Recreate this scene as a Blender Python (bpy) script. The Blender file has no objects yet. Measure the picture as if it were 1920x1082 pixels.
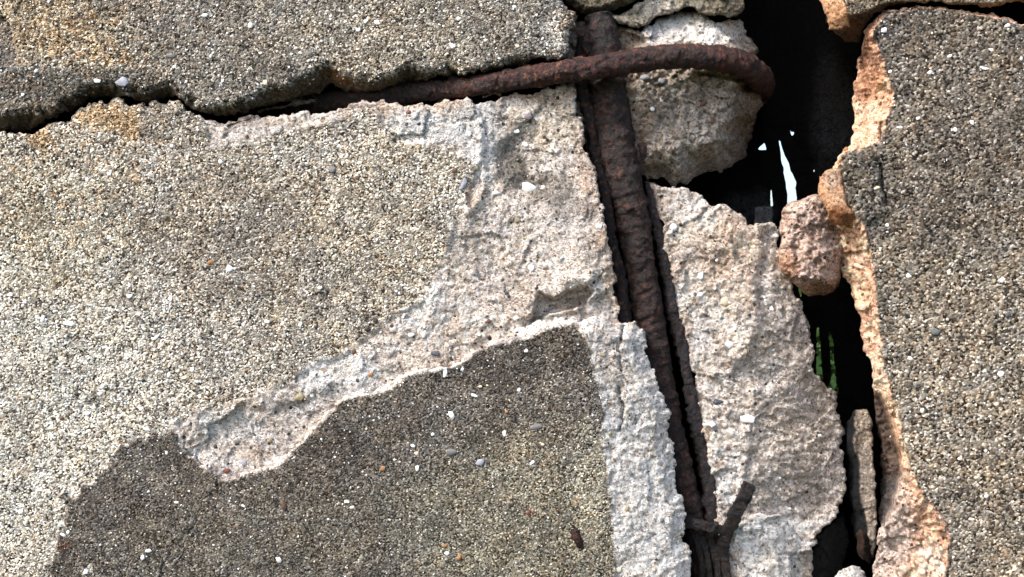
import bpy, math, random
import numpy as np
from mathutils import Vector

# ------------------------------------------------------------------ camera, sky, sun, exposure
U = 0.0002            # metres per photograph pixel on the wall face (the view is about 0.38 m wide)
DIST = 2000.0         # camera distance in the same unit (0.40 m)
CX, CY = 960.0, 541.0
sc = bpy.context.scene
COL = sc.collection
cam_data = bpy.data.cameras.new('camera')
cam = bpy.data.objects.new('camera', cam_data)
COL.objects.link(cam)
cam.location = (0, -DIST * U, 0)
cam.rotation_euler = (math.radians(90), 0, 0)
cam_data.sensor_width = 36.0
cam_data.lens = 36.0 * DIST / 1920.0
cam_data.clip_start = 0.01
cam_data.clip_end = 3000.0
sc.camera = cam

SUN = Vector((-0.60, -0.40, 0.70)).normalized()     # towards the sun: left, in front of the wall, high
world = bpy.data.worlds.new('World')
sc.world = world
world.use_nodes = True
wn = world.node_tree
wn.nodes.clear()
sky = wn.nodes.new('ShaderNodeTexSky')
sky.sky_type = 'NISHITA'
sky.sun_disc = False
sky.sun_elevation = math.asin(SUN.z)
sky.sun_rotation = math.atan2(SUN.x, SUN.y)
sky.air_density = 1.0
sky.dust_density = 3.5
sky.ozone_density = 1.0
bg = wn.nodes.new('ShaderNodeBackground')
bg.inputs['Strength'].default_value = 0.11
wo = wn.nodes.new('ShaderNodeOutputWorld')
wn.links.new(sky.outputs[0], bg.inputs[0])
wn.links.new(bg.outputs[0], wo.inputs[0])

sd = bpy.data.lights.new('sun', 'SUN')
sd.energy = 1.5
sd.angle = math.radians(10)
sd.color = (1.0, 0.965, 0.92)
so = bpy.data.objects.new('sun', sd)
COL.objects.link(so)
so.rotation_euler = (-SUN).to_track_quat('-Z', 'Y').to_euler()

vs = sc.view_settings
vs.view_transform = 'Standard'
vs.look = 'None'
vs.gamma = 1.0
vs.use_curve_mapping = False
vs.exposure = 1.7

rng = np.random.default_rng(7)
random.seed(7)

# ------------------------------------------------------------------ numpy noise
def hsh(ix, iy, seed):
    h = (ix.astype(np.int64) * 374761393 + iy.astype(np.int64) * 668265263 + seed * 2246822519) & 0xFFFFFFFF
    h = ((h ^ (h >> 13)) * 1274126177) & 0xFFFFFFFF
    h = ((h ^ (h >> 15)) * 2246822519) & 0xFFFFFFFF
    h = h ^ (h >> 16)
    return (h & 0xFFFFFF).astype(np.float64) / float(0x1000000)

def vnoise(x, y, seed=0):
    xi = np.floor(x); yi = np.floor(y)
    fx = x - xi; fy = y - yi
    fx = fx * fx * (3 - 2 * fx); fy = fy * fy * (3 - 2 * fy)
    a = hsh(xi, yi, seed); b = hsh(xi + 1, yi, seed); c = hsh(xi, yi + 1, seed); d = hsh(xi + 1, yi + 1, seed)
    return ((a * (1 - fx) + b * fx) * (1 - fy) + (c * (1 - fx) + d * fx) * fy) * 2 - 1

def fbm(x, y, scale, octaves=4, seed=0, gain=0.5):
    s = np.zeros_like(x, dtype=np.float64); a = 1.0; t = 0.0; f = 1.0 / scale
    for k in range(octaves):
        ang = 0.7 * k + 0.3
        ca, sa = math.cos(ang), math.sin(ang)
        s += a * vnoise((x * ca - y * sa) * f + 17.3 * k, (x * sa + y * ca) * f - 9.1 * k, seed + k * 31)
        t += a; a *= gain; f *= 2.03
    return s / t

def cells(x, y, scale, seed=0):
    """cellular noise: distance to nearest feature, its random value, facet height"""
    x = x / scale; y = y / scale
    xi = np.floor(x); yi = np.floor(y)
    best = np.full(x.shape, 9.0); val = np.zeros(x.shape); fac = np.zeros(x.shape)
    for dx in (-1, 0, 1):
        for dy in (-1, 0, 1):
            cx = xi + dx; cy = yi + dy
            px = cx + hsh(cx, cy, seed); py = cy + hsh(cx, cy, seed + 5)
            d = np.hypot(x - px, y - py)
            v = hsh(cx, cy, seed + 11)
            f = (v - .5) + (x - px) * (hsh(cx, cy, seed + 13) - .5) * 2.2 + (y - py) * (hsh(cx, cy, seed + 17) - .5) * 2.2
            m = d < best
            best = np.where(m, d, best); val = np.where(m, v, val); fac = np.where(m, f, fac)
    return best, val, fac

def sstep(a, b, x):
    t = np.clip((x - a) / (b - a), 0, 1)
    return t * t * (3 - 2 * t)

# ------------------------------------------------------------------ polygons
def rough(poly, amp=0.10, minlen=3.5, seed=1, closed=True, keep=None):
    """break straight runs of an outline into an irregular fractured line"""
    r = random.Random(seed)
    pts = [tuple(p) for p in poly]
    out = []
    n = len(pts)
    def sub(a, b):
        L = math.hypot(b[0] - a[0], b[1] - a[1])
        mx, my = (a[0] + b[0]) / 2, (a[1] + b[1]) / 2
        inside = -80 < mx < 2000 and -80 < my < 1160
        if L < minlen or (not inside and L < 160):
            return [a]
        o = r.gauss(0, amp) * min(L, 22) if inside else 0
        m = (mx + (b[1] - a[1]) / L * o * -1, my + (b[0] - a[0]) / L * o)
        return sub(a, m) + sub(m, b)
    for i in range(n if closed else n - 1):
        out += sub(pts[i], pts[(i + 1) % n])
    if not closed:
        out.append(pts[-1])
    return np.array(out)

def seg_dist(px, py, poly, closed=True, want_near=False):
    """distance to polygon segments, chunked"""
    P = np.asarray(poly, float)
    A = P if closed else P[:-1]
    B = np.roll(P, -1, axis=0) if closed else P[1:]
    n = px.size
    out = np.empty(n); nx = np.empty(n); ny = np.empty(n)
    AB = B - A; L2 = np.maximum((AB ** 2).sum(1), 1e-9)
    step = max(1, int(3_000_000 / len(A)))
    for s in range(0, n, step):
        x = px[s:s + step, None]; y = py[s:s + step, None]
        dx = x - A[None, :, 0]; dy = y - A[None, :, 1]
        t = np.clip((dx * AB[None, :, 0] + dy * AB[None, :, 1]) / L2[None], 0, 1)
        ex = dx - t * AB[None, :, 0]; ey = dy - t * AB[None, :, 1]
        d2 = ex * ex + ey * ey
        k = d2.argmin(1); ar = np.arange(len(k))
        out[s:s + step] = np.sqrt(d2[ar, k])
        if want_near:
            nx[s:s + step] = px[s:s + step] - ex[ar, k]; ny[s:s + step] = py[s:s + step] - ey[ar, k]
    return (out, nx, ny) if want_near else out

def inside(px, py, poly):
    P = np.asarray(poly, float); res = np.zeros(px.shape, bool)
    x1, y1 = P[:, 0], P[:, 1]; x2, y2 = np.roll(x1, -1), np.roll(y1, -1)
    for a, b, c, d in zip(x1, y1, x2, y2):
        if b == d: continue
        m = (py >= min(b, d)) & (py < max(b, d))
        if not m.any(): continue
        xc = a + (py[m] - b) * (c - a) / (d - b)
        res[m] ^= px[m] < xc
    return res

def sdf(px, py, poly):
    d = seg_dist(px, py, poly)
    return np.where(inside(px, py, poly), d, -d)

def sdf_fast(px, py, poly, near=14.0):
    """exact near the outline, capped by a coarse estimate elsewhere"""
    P = np.asarray(poly, float)
    coarse = P[::max(1, len(P) // 70)]
    ins = inside(px, py, P)
    # exact distance only for points within reach: bin outline points on a coarse lattice
    g = near
    occ = set()
    Q = np.repeat(P, 1, axis=0)
    nxt = np.roll(P, -1, axis=0)
    for t in np.linspace(0, 1, 2, endpoint=False):
        q = P + (nxt - P) * t
        for a, b in zip(np.floor(q[:, 0] / g).astype(int), np.floor(q[:, 1] / g).astype(int)):
            for i in (-1, 0, 1):
                for j in (-1, 0, 1):
                    occ.add((a + i) * 100003 + (b + j))
    key = np.floor(px / g).astype(np.int64) * 100003 + np.floor(py / g).astype(np.int64)
    m = np.isin(key, np.fromiter(occ, dtype=np.int64))
    d = np.empty(px.size)
    d[~m] = np.maximum(seg_dist(px[~m], py[~m], coarse), near * 0.8)
    d[m] = seg_dist(px[m], py[m], P)
    return np.where(ins, d, -d)

def soft(x, y, poly, w, wob=0.0, ws=25.0, seed=3):
    """0..1 mask of a polygon with a feathered and wobbly border"""
    if wob:
        x = x + fbm(x, y, ws, 4, seed) * wob; y = y + fbm(x, y, ws, 4, seed + 50) * wob
    return sstep(-w / 2, w / 2, sdf(x, y, poly))

def blob(x, y, cx, cy, rx, ry=None, seed=5, wob=0.35):
    ry = ry or rx
    r = np.hypot((x - cx) / rx, (y - cy) / ry) + fbm(x, y, max(rx, ry) * .6, 4, seed) * wob
    return 1 - sstep(0.45, 1.1, r)

def line(x, y, pts, w):
    return np.exp(-(seg_dist(x, y, np.array(pts, float), closed=False) / w) ** 2)

# ------------------------------------------------------------------ mesh from arrays
def unproject(x, y, d):
    k = (DIST + d) / DIST
    return np.stack([(x - CX) * k * U, d * U, (CY - y) * k * U], -1)

def make_obj(name, co, faces, mat, parent=None, base=None, par=None, origin=None, smooth=True):
    me = bpy.data.meshes.new(name)
    co = np.asarray(co, np.float64)
    if origin is None:
        origin = co.mean(0) if len(co) else np.zeros(3)
    origin = np.asarray(origin, float)
    co = co - origin
    tris = [np.asarray(f, np.int32) for f in faces if len(f)]
    nl = sum(f.size for f in tris); nf = sum(len(f) for f in tris)
    me.vertices.add(len(co)); me.vertices.foreach_set('co', co.astype(np.float32).ravel())
    me.loops.add(nl); me.polygons.add(nf)
    me.loops.foreach_set('vertex_index', np.concatenate([f.ravel() for f in tris]))
    starts = []; s = 0
    for f in tris:
        starts.append(s + np.arange(len(f)) * f.shape[1]); s += f.size
    me.polygons.foreach_set('loop_start', np.concatenate(starts).astype(np.int32))
    me.update(calc_edges=True)
    if smooth:
        me.polygons.foreach_set('use_smooth', np.ones(nf, bool))
    for nm, arr in (('base', base), ('par', par)):
        if arr is not None:
            a = me.attributes.new(nm, 'FLOAT_COLOR', 'POINT')
            c = np.ones((len(co), 4), np.float32); c[:, :3] = arr
            a.data.foreach_set('color', c.ravel())
    me.materials.append(mat)
    o = bpy.data.objects.new(name, me)
    COL.objects.link(o)
    if parent is not None:
        o.parent = parent
        o.location = origin - np.array(parent.location)
    else:
        o.location = origin
    return o

def tag(o, label=None, cat=None, group=None, kind=None):
    if label: o['label'] = label
    if cat: o['category'] = cat
    if group: o['group'] = group
    if kind: o['kind'] = kind
    return o

# ------------------------------------------------------------------ materials
class NB:
    def __init__(s, name):
        s.m = bpy.data.materials.new(name); s.m.use_nodes = True
        s.t = s.m.node_tree; s.t.nodes.clear()
        s.out = s.n('ShaderNodeOutputMaterial')
    def n(s, t, **kw):
        n = s.t.nodes.new(t)
        for k, v in kw.items(): setattr(n, k, v)
        return n
    def put(s, sock, v):
        if isinstance(v, bpy.types.NodeSocket): s.t.links.new(v, sock)
        else: sock.default_value = v
    def math(s, op, a, b=0.0, c=None, clamp=False):
        n = s.n('ShaderNodeMath', operation=op); n.use_clamp = clamp
        s.put(n.inputs[0], a); s.put(n.inputs[1], b)
        if c is not None: s.put(n.inputs[2], c)
        return n.outputs[0]
    def vmath(s, op, a, b):
        n = s.n('ShaderNodeVectorMath', operation=op); s.put(n.inputs[0], a); s.put(n.inputs[1], b)
        return n.outputs[0]
    def vscale(s, a, k):
        n = s.n('ShaderNodeVectorMath', operation='SCALE'); s.put(n.inputs[0], a); s.put(n.inputs['Scale'], k)
        return n.outputs[0]
    def mix(s, f, a, b, mode='MIX'):
        n = s.n('ShaderNodeMix', data_type='RGBA', blend_type=mode)
        s.put(n.inputs[0], f); s.put(n.inputs[6], a); s.put(n.inputs[7], b)
        return n.outputs[2]
    def noise(s, v, scale, detail=3.0, rough=.55, out=0):
        n = s.n('ShaderNodeTexNoise'); s.put(n.inputs['Vector'], v)
        n.inputs['Scale'].default_value = scale; n.inputs['Detail'].default_value = detail
        n.inputs['Roughness'].default_value = rough
        return n.outputs[out]
    def voro(s, v, scale, feature='F1', rand=1.0):
        n = s.n('ShaderNodeTexVoronoi', feature=feature); s.put(n.inputs['Vector'], v)
        n.inputs['Scale'].default_value = scale; n.inputs['Randomness'].default_value = rand
        return n
    def ramp(s, f, stops, interp='LINEAR'):
        n = s.n('ShaderNodeValToRGB'); cr = n.color_ramp; cr.interpolation = interp
        while len(cr.elements) < len(stops): cr.elements.new(0.5)
        for e, (p, c) in zip(cr.elements, stops):
            e.position = p; e.color = (*c, 1) if len(c) == 3 else c
        s.put(n.inputs[0], f)
        return n.outputs[0]
    def attr(s, name):
        n = s.n('ShaderNodeAttribute'); n.attribute_name = name
        return n.outputs['Color']
    def sep(s, c):
        n = s.n('ShaderNodeSeparateColor'); s.put(n.inputs[0], c)
        return n.outputs
    def bsdf(s, col, rough, normal=None, spec=.3, **kw):
        n = s.n('ShaderNodeBsdfPrincipled')
        s.put(n.inputs['Base Color'], col); s.put(n.inputs['Roughness'], rough)
        n.inputs['Specular IOR Level'].default_value = spec
        if normal is not None: s.put(n.inputs['Normal'], normal)
        for k, v in kw.items(): s.put(n.inputs[k], v)
        s.t.links.new(n.outputs[0], s.out.inputs[0])
        return n
    def bump(s, h, dist, strength=1.0):
        n = s.n('ShaderNodeBump'); n.inputs['Strength'].default_value = strength
        n.inputs['Distance'].default_value = dist
        s.put(n.inputs['Height'], h)
        return n.outputs[0]

def concrete_material(name='concrete', grain=4.2):
    b = NB(name)
    co = b.n('ShaderNodeTexCoord').outputs['Object']
    p = b.vscale(co, 1.0 / U)                      # coordinates in photograph pixels
    base = b.attr('base'); par = b.sep(b.attr('par'))
    grainy, pits, ochre = par[0], par[1], par[2]
    wob = b.vscale(b.vmath('SUBTRACT', b.noise(p, 1 / 6.0, 2.0, out=1), (.5, .5, .5)), 5.0)
    q = b.vmath('ADD', p, wob)
    q = b.vmath('MULTIPLY', q, (1.0, 0.6, 1.15))
    g1 = b.voro(q, 1 / grain)                        # sand grains
    g2 = b.voro(b.vmath('ADD', q, (31.0, 7.0, 3.0)), 1 / (grain * 1.9))     # bigger grains
    g3 = b.voro(b.vmath('ADD', p, (3.0, 11.0, 93.0)), 1 / 13.0)   # pits and dark specks in the paste
    r1 = b.sep(g1.outputs['Color']); r2 = b.sep(g2.outputs['Color']); r3 = b.sep(g3.outputs['Color'])
    # exposed sand: every grain has its own colour
    gr = b.ramp(r1[0], [(0.0, (.06, .05, .045)), (.11, (.20, .175, .155)), (.22, (.46, .41, .37)), (.36, (.75, .71, .66)),
                        (.50, (1.0, .98, .95)), (.62, (1.25, 1.23, 1.18)), (.74, (1.28, 1.08, .84)), (.80, (1.65, 1.65, 1.62)),
                        (.91, (2.6, 2.65, 2.7))], 'CONSTANT')
    gr2 = b.ramp(r2[0], [(0.0, (.18, .16, .15)), (.09, (.72, .52, .36)), (.12, (1.0, 1.0, 1.0)), (.84, (2.0, 2.0, 1.98)), (.965, (1.3, 1.0, .68))], 'CONSTANT')
    big = b.math('MULTIPLY', b.math('GREATER_THAN', .34, g2.outputs['Distance']), .9)
    sand = b.mix(1.0, base, gr, 'MULTIPLY')
    sand = b.mix(big, sand, b.mix(1.0, sand, gr2, 'MULTIPLY'))
    bald = b.ramp(b.noise(b.vmath('ADD', p, (77.0, 5.0, 13.0)), 1 / 26.0, 5.0, .68), [(.50, (0, 0, 0)), (.66, (1, 1, 1))])
    sand = b.mix(b.math('MULTIPLY', bald, .42), sand, b.mix(1.0, base, (1.12, 1.12, 1.12, 1), 'MULTIPLY'))
    # soft blotches of algae and dirt at several sizes
    blot = b.noise(p, 1 / 38.0, 5.0, .62)
    sand = b.mix(1.0, sand, b.ramp(blot, [(.28, (.62, .62, .63)), (.5, (1, 1, 1)), (.72, (1.32, 1.30, 1.25))]), 'MULTIPLY')
    och = b.math('MULTIPLY', b.math('MULTIPLY', b.ramp(b.noise(p, 1 / 17.0, 4.0, .6), [(.50, (0, 0, 0)), (.68, (1, 1, 1))]), ochre), .85)
    sand = b.mix(och, sand, b.mix(1.0, sand, (1.25, .80, .42, 1), 'MULTIPLY'))
    # fractured paste: finer, with pinholes and small inclusions
    n1 = b.noise(p, 1 / 4.0, 4.0, .72); n2 = b.noise(p, 1 / 24.0, 4.0, .6)
    paste = b.mix(1.0, base, b.ramp(n1, [(.27, (.34, .30, .27)), (.39, (.82, .79, .76)), (.50, (1.10, 1.10, 1.10)), (.66, (1.45, 1.46, 1.47))]), 'MULTIPLY')
    paste = b.mix(1.0, paste, b.ramp(n2, [(.30, (.68, .66, .64)), (.46, (1, 1, 1)), (.66, (1.25, 1.25, 1.26))]), 'MULTIPLY')
    hole = b.math('MULTIPLY', b.math('LESS_THAN', r3[0], b.math('MULTIPLY', pits, .5)), b.math('LESS_THAN', g3.outputs['Distance'], b.math('MULTIPLY_ADD', r3[1], .22, .09)))
    speck = b.ramp(r3[2], [(0, (.10, .085, .075)), (.5, (.24, .19, .15)), (.72, (.5, .36, .22)), (.85, (1.35, 1.35, 1.35))], 'CONSTANT')
    paste = b.mix(hole, paste, b.mix(1.0, base, speck, 'MULTIPLY'))
    paste = b.mix(1.0, paste, b.ramp(r2[1], [(0, (.74, .71, .68)), (.25, (.93, .92, .91)), (.6, (1.08, 1.08, 1.08)), (.85, (1.22, 1.22, 1.22))], 'CONSTANT'), 'MULTIPLY')
    fine = b.math('MULTIPLY', b.math('LESS_THAN', r1[1], .11), .85)
    paste = b.mix(fine, paste, b.mix(1.0, paste, (.36, .30, .26, 1), 'MULTIPLY'))
    fine2 = b.math('MULTIPLY', b.math('GREATER_THAN', r1[1], .86), .75)
    paste = b.mix(fine2, paste, b.mix(1.0, paste, (1.35, 1.34, 1.32, 1), 'MULTIPLY'))
    col = b.mix(grainy, paste, sand)
    col = b.mix(1.0, col, (.84, .84, .83, 1), 'DARKEN')
    # relief
    h1 = b.math('SUBTRACT', 1.0, g1.outputs['Distance'])
    h2 = b.math('MULTIPLY', b.math('SUBTRACT', .5, g2.outputs['Distance'], clamp=True), 1.2)
    hs = b.math('MULTIPLY', b.math('ADD', h1, b.math('ADD', h2, b.math('MULTIPLY', r1[2], .8))), 1.0)
    hp = b.math('ADD', b.math('MULTIPLY', n1, 5.0), b.math('MULTIPLY', h1, .9))
    g4 = b.voro(b.vmath('ADD', q, (5.0, 51.0, 33.0)), 1 / 15.0)
    r4 = b.sep(g4.outputs['Color'])
    hp = b.math('ADD', hp, b.math('ADD', b.math('MULTIPLY', r2[2], 1.6), b.math('MULTIPLY', r4[0], 2.4)))
    hp = b.math('SUBTRACT', hp, b.math('MULTIPLY', hole, 2.4))
    hm = b.n('ShaderNodeMix', data_type='FLOAT'); b.put(hm.inputs[0], grainy); b.put(hm.inputs[2], hp); b.put(hm.inputs[3], hs)
    nrm = b.bump(hm.outputs[0], 1.9 * U, .95)
    b.bsdf(col, .88, nrm, .25)
    return b.m

def rust_material():
    b = NB('rust')
    co = b.n('ShaderNodeTexCoord').outputs['Object']
    p = b.vscale(co, 1.0 / U)
    base = b.attr('base'); par = b.sep(b.attr('par'))
    n0 = b.noise(p, 1 / 30.0, 5.0, .65); n1 = b.noise(p, 1 / 9.0, 5.0, .7); n2 = b.noise(p, 1 / 3.0, 3.0, .7)
    col = b.mix(1.0, base, b.ramp(n1, [(.30, (.12, .12, .15)), (.44, (.5, .5, .56)), (.54, (1.0, .92, .88)), (.68, (2.3, 1.6, 1.35))]), 'MULTIPLY')
    col = b.mix(1.0, col, b.ramp(n0, [(.32, (.65, .75, .95)), (.5, (1, 1, 1)), (.68, (1.5, 1.15, .9))]), 'MULTIPLY')
    orange = b.math('MULTIPLY', b.ramp(b.noise(b.vmath('ADD', p, (40.0, 9.0, 5.0)), 1 / 12.0, 6.0, .72), [(.54, (0, 0, 0)), (.64, (1, 1, 1))]), par[0])
    col = b.mix(1.0, col, (.62, .60, .60, 1), 'MULTIPLY')
    col = b.mix(orange, col, b.mix(n2, (.11, .032, .012, 1), (.34, .16, .065, 1)))
    dust = b.math('MULTIPLY', b.ramp(b.noise(b.vmath('ADD', p, (4.0, 99.0, 5.0)), 1 / 4.0, 4.0, .75), [(.60, (0, 0, 0)), (.70, (1, 1, 1))]), par[1])
    col = b.mix(dust, col, (.24, .20, .16, 1))
    vv = b.voro(b.vmath('ADD', p, b.vscale(b.noise(p, 1 / 8.0, 3.0, out=1), 9.0)), 1 / 9.0)
    h = b.math('ADD', b.math('MULTIPLY', n1, 3.4), b.math('ADD', b.math('MULTIPLY', n2, 1.6), b.math('MULTIPLY', b.sep(vv.outputs['Color'])[0], 1.3)))
    col = b.mix(1.0, col, b.ramp(b.sep(vv.outputs['Color'])[1], [(0, (.5, .5, .55)), (.3, (.9, .9, .9)), (.75, (1.5, 1.25, 1.15))], 'CONSTANT'), 'MULTIPLY')
    nrm = b.bump(h, 1.8 * U, .9)
    b.bsdf(col, b.ramp(n2, [(.3, (.38, .38, .38)), (.7, (.8, .8, .8))]), nrm, .4)
    return b.m

def stone_material(name, col, var=.18, rough=.6):
    b = NB(name)
    co = b.n('ShaderNodeTexCoord').outputs['Object']
    p = b.vscale(co, 1.0 / U)
    n = b.noise(p, 1 / 5.0, 4.0, .65)
    c = b.mix(1.0, (*col, 1), b.ramp(n, [(.3, (1 - var * 1.6,) * 3), (.5, (1, 1, 1)), (.7, (1 + var,) * 3)]), 'MULTIPLY')
    b.bsdf(c, rough, b.bump(n, 1.2 * U, .6), .45)
    return b.m

CONC = concrete_material('concrete', 3.3)
CONC_FINE = concrete_material('concrete_fine', 2.9)
CONC_COARSE = concrete_material('concrete_coarse', 4.5)
RUST = rust_material()
STONE = {
    'white': stone_material('white_quartz', (.80, .80, .79), .08, .45),
    'cream': stone_material('cream_stone', (.66, .55, .38)),
    'blue': stone_material('bluish_stone', (.30, .31, .36)),
    'grey': stone_material('grey_stone', (.15, .15, .145)),
    'slate': stone_material('slate_stone', (.075, .08, .095)),
    'black': stone_material('dark_stone', (.03, .027, .025)),
    'brown': stone_material('brown_stone', (.12, .06, .035)),
    'orange': stone_material('orange_stone', (.30, .15, .06)),
    'tan': stone_material('tan_stone', (.30, .25, .15)),
    'red': stone_material('red_stone', (.16, .05, .035)),
    'purple': stone_material('purple_stone', (.19, .16, .18)),
}

# ------------------------------------------------------------------ a broken slab of concrete
def axis(lo, hi, f0, f1, h):
    a = [f0]
    s = h
    while a[-1] > lo:
        s *= 1.28; a.append(a[-1] - s)
    left = a[::-1][:-1] if f0 > lo else []
    mid = list(np.arange(f0, f1, h))
    a = [mid[-1]]; s = h
    right = []
    while a[-1] < hi:
        s *= 1.28; a.append(a[-1] + s); right.append(a[-1])
    return np.array(left + mid + right)

def slab(name, outline, depth, colour, holes=(), h=2.3, back=420, skirt=None, skirt_col=None, parent=None,
         mat=None, amp=.10, win=None, seed=1, edge_r=5.0, taper=14.0, origin=None, sknoise=1.0):
    """outline in pixels of the photograph; depth(x,y,s) in the same unit away from the camera; colour(x,y,s) -> base, par"""
    O = rough(outline, amp, seed=seed)
    Hs = [rough(hh, amp, seed=seed + 3 + i) for i, hh in enumerate(holes)]
    x0, y0 = O.min(0) - 4; x1, y1 = O.max(0) + 4
    ax = axis(x0, x1, max(x0, -40.0), min(x1, 1962.0), h)
    ay = axis(y0, y1, max(y0, -40.0), min(y1, 1124.0), h)
    if win:
        ax = axis(x0, x1, win[0], win[2], h); ay = axis(y0, y1, win[1], win[3], h)
    nx, ny = len(ax), len(ay)
    X, Y = np.meshgrid(ax, ay)
    jx = (hsh(np.arange(nx * ny), np.zeros(nx * ny), seed) - .5).reshape(X.shape)
    jy = (hsh(np.arange(nx * ny), np.ones(nx * ny), seed) - .5).reshape(X.shape)
    X = X + jx * h * .35; Y = Y + jy * h * .35
    x = X.ravel(); y = Y.ravel()
    lx = np.gradient(ax)[None, :].repeat(ny, 0).ravel(); ly = np.gradient(ay)[:, None].repeat(nx, 1).ravel()
    hl = np.maximum(np.maximum(lx, ly), h)
    def sd_all(a, b):
        s = sdf_fast(a, b, O)
        for q in Hs: s = np.minimum(s, -sdf_fast(a, b, q))
        return s
    s = sd_all(x, y)
    # snap vertices close to the outline onto it
    m = np.abs(s) < hl * .62
    polys = [O] + Hs
    bd = np.full(m.sum(), 1e9); bx = x[m].copy(); by = y[m].copy()
    for q in polys:
        d, qx, qy = seg_dist(x[m], y[m], q, want_near=True)
        u = d < bd
        bd = np.where(u, d, bd); bx = np.where(u, qx, bx); by = np.where(u, qy, by)
    x[m] = bx; y[m] = by; s[m] = 0.0
    ok = s >= 0
    idx = np.arange(nx * ny).reshape(ny, nx)
    a, b_, c, d_ = idx[:-1, :-1].ravel(), idx[:-1, 1:].ravel(), idx[1:, 1:].ravel(), idx[1:, :-1].ravel()
    cnt = ok[a].astype(int) + ok[b_] + ok[c] + ok[d_]
    onb = (s[a] == 0) & (s[b_] == 0) & (s[c] == 0) & (s[d_] == 0)
    full = (cnt == 4) & ~onb
    quads = np.stack([a, d_, c, b_], 1)[full]
    tr = []
    three = cnt == 3
    for miss, tri in ((a, (d_, c, b_)), (b_, (a, d_, c)), (c, (a, d_, b_)), (d_, (a, c, b_))):
        k = three & ~ok[miss]
        t = np.stack([tri[0][k], tri[1][k], tri[2][k]], 1)
        z = (s[t] == 0).all(1)
        tr.append(t[~z])
    tris = np.concatenate(tr)
    used = np.unique(np.concatenate([quads.ravel(), tris.ravel()]))
    remap = np.full(nx * ny, -1); remap[used] = np.arange(len(used))
    quads = remap[quads]; tris = remap[tris]
    x = x[used]; y = y[used]; s = s[used]
    def dep(x, y, s):
        d = depth(x, y, s)
        if edge_r > 0:
            t = np.clip(1 - s / edge_r, 0, 1)
            d = d + edge_r * .8 * (1 - np.sqrt(np.maximum(1 - t * t, 0)))
        return d
    d = dep(x, y, s)
    base, par = colour(x, y, s)
    mo = fbm(x, y, 70, 5, seed + 60, .6); mo2 = fbm(x, y, 45, 4, seed + 61)
    base = base * (1 + mo * .32)[:, None] * np.stack([1 + mo2 * .07, 1 + 0 * mo2, 1 - mo2 * .10], 1)
    if name in ('concrete_block', 'core', 'chunk', 'core_low', 'upper_block'):
        base = rust_stain(base, x, y, 801)
    co = unproject(x, y, d)
    # boundary loop -> side faces going back
    E = np.concatenate([quads[:, [0, 1]], quads[:, [1, 2]], quads[:, [2, 3]], quads[:, [3, 0]], tris[:, [0, 1]], tris[:, [1, 2]], tris[:, [2, 0]]])
    key = E[:, 0].astype(np.int64) * (len(x) + 1) + E[:, 1]
    rkey = E[:, 1].astype(np.int64) * (len(x) + 1) + E[:, 0]
    be = E[~np.isin(key, rkey)]
    bv = np.unique(be)
    bi = np.full(len(x), -1); bi[bv] = np.arange(len(bv))
    ex = x[be[:, 1]] - x[be[:, 0]]; ey = y[be[:, 1]] - y[be[:, 0]]
    L = np.hypot(ex, ey) + 1e-9
    nxn = np.zeros(len(bv)); nyn = np.zeros(len(bv))
    # faces wind a(top-left) d(bottom-left) c b: in y-down pixels, interior lies to the left of the walk direction seen on screen
    for k in (0, 1):
        np.add.at(nxn, bi[be[:, k]], -ey / L); np.add.at(nyn, bi[be[:, k]], ex / L)
    nl = np.hypot(nxn, nyn) + 1e-9; nxn /= nl; nyn /= nl
    # make the normal point into the slab
    test = sd_all(x[bv] + nxn * 3, y[bv] + nyn * 3) < sd_all(x[bv] - nxn * 3, y[bv] - nyn * 3)
    if test.mean() > .5: nxn, nyn = -nxn, -nyn
    rows = skirt or [(4, .6), (10, 1.4), (20, 3), (38, 5), (70, 8), (130, 10), (back, taper)]
    allco = [co]; allb = [base]; allp = [par]
    prev = bv.copy(); off = len(x)
    sq = []
    for r, (dd, ins) in enumerate(rows):
        n1 = fbm(x[bv] + dd * .9, y[bv] - dd * .7, 14, 3, seed + 7)
        ii = ins + n1 * min(dd * .25, 6) * sknoise
        X2 = x[bv] + nxn * ii; Y2 = y[bv] + nyn * ii
        D2 = d[bv] + dd + fbm(x[bv], y[bv] + dd, 9, 2, seed + 9) * min(dd * .2, 4)
        allco.append(unproject(X2, Y2, D2))
        if skirt_col is not None: bb, pp = skirt_col(X2, Y2, D2)
        else: bb, pp = base[bv], par[bv]
        allb.append(bb); allp.append(pp)
        cur = off + np.arange(len(bv)); off += len(bv)
        sq.append(np.stack([prev[bi[be[:, 1]]], prev[bi[be[:, 0]]], cur[bi[be[:, 0]]], cur[bi[be[:, 1]]]], 1))
        prev = cur
    o = make_obj(name, np.concatenate(allco), [np.concatenate([quads] + sq), tris], mat or CONC, parent,
                 np.concatenate(allb), np.concatenate(allp), origin)
    info = dict(obj=o, dep=lambda a, b: dep(np.atleast_1d(np.asarray(a, float)), np.atleast_1d(np.asarray(b, float)), sd_all(np.atleast_1d(np.asarray(a, float)), np.atleast_1d(np.asarray(b, float)))), outline=O, sd=sd_all)
    return info

def rust_stain(base, x, y, seed):
    bl = [(1124, 30), (1137, 150), (1152, 250), (1171, 350), (1202, 511), (1218, 603), (1252, 799), (1285, 919), (1310, 1020), (1336, 1160)]
    dd = seg_dist(x, y, np.array(bl, float), closed=False)
    m = sstep(92, 36, dd + fbm(x, y, 22, 4, seed) * 42) * .55
    st = [(660, 186), (850, 166), (1000, 143), (1180, 116), (1300, 105), (1390, 119), (1430, 150)]
    m = np.maximum(m, sstep(46, 16, seg_dist(x, y, np.array(st, float), closed=False) + fbm(x, y, 18, 4, seed + 1) * 22) * .32)
    return lerp(base, base * np.array([.74, .52, .36]), m)

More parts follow.
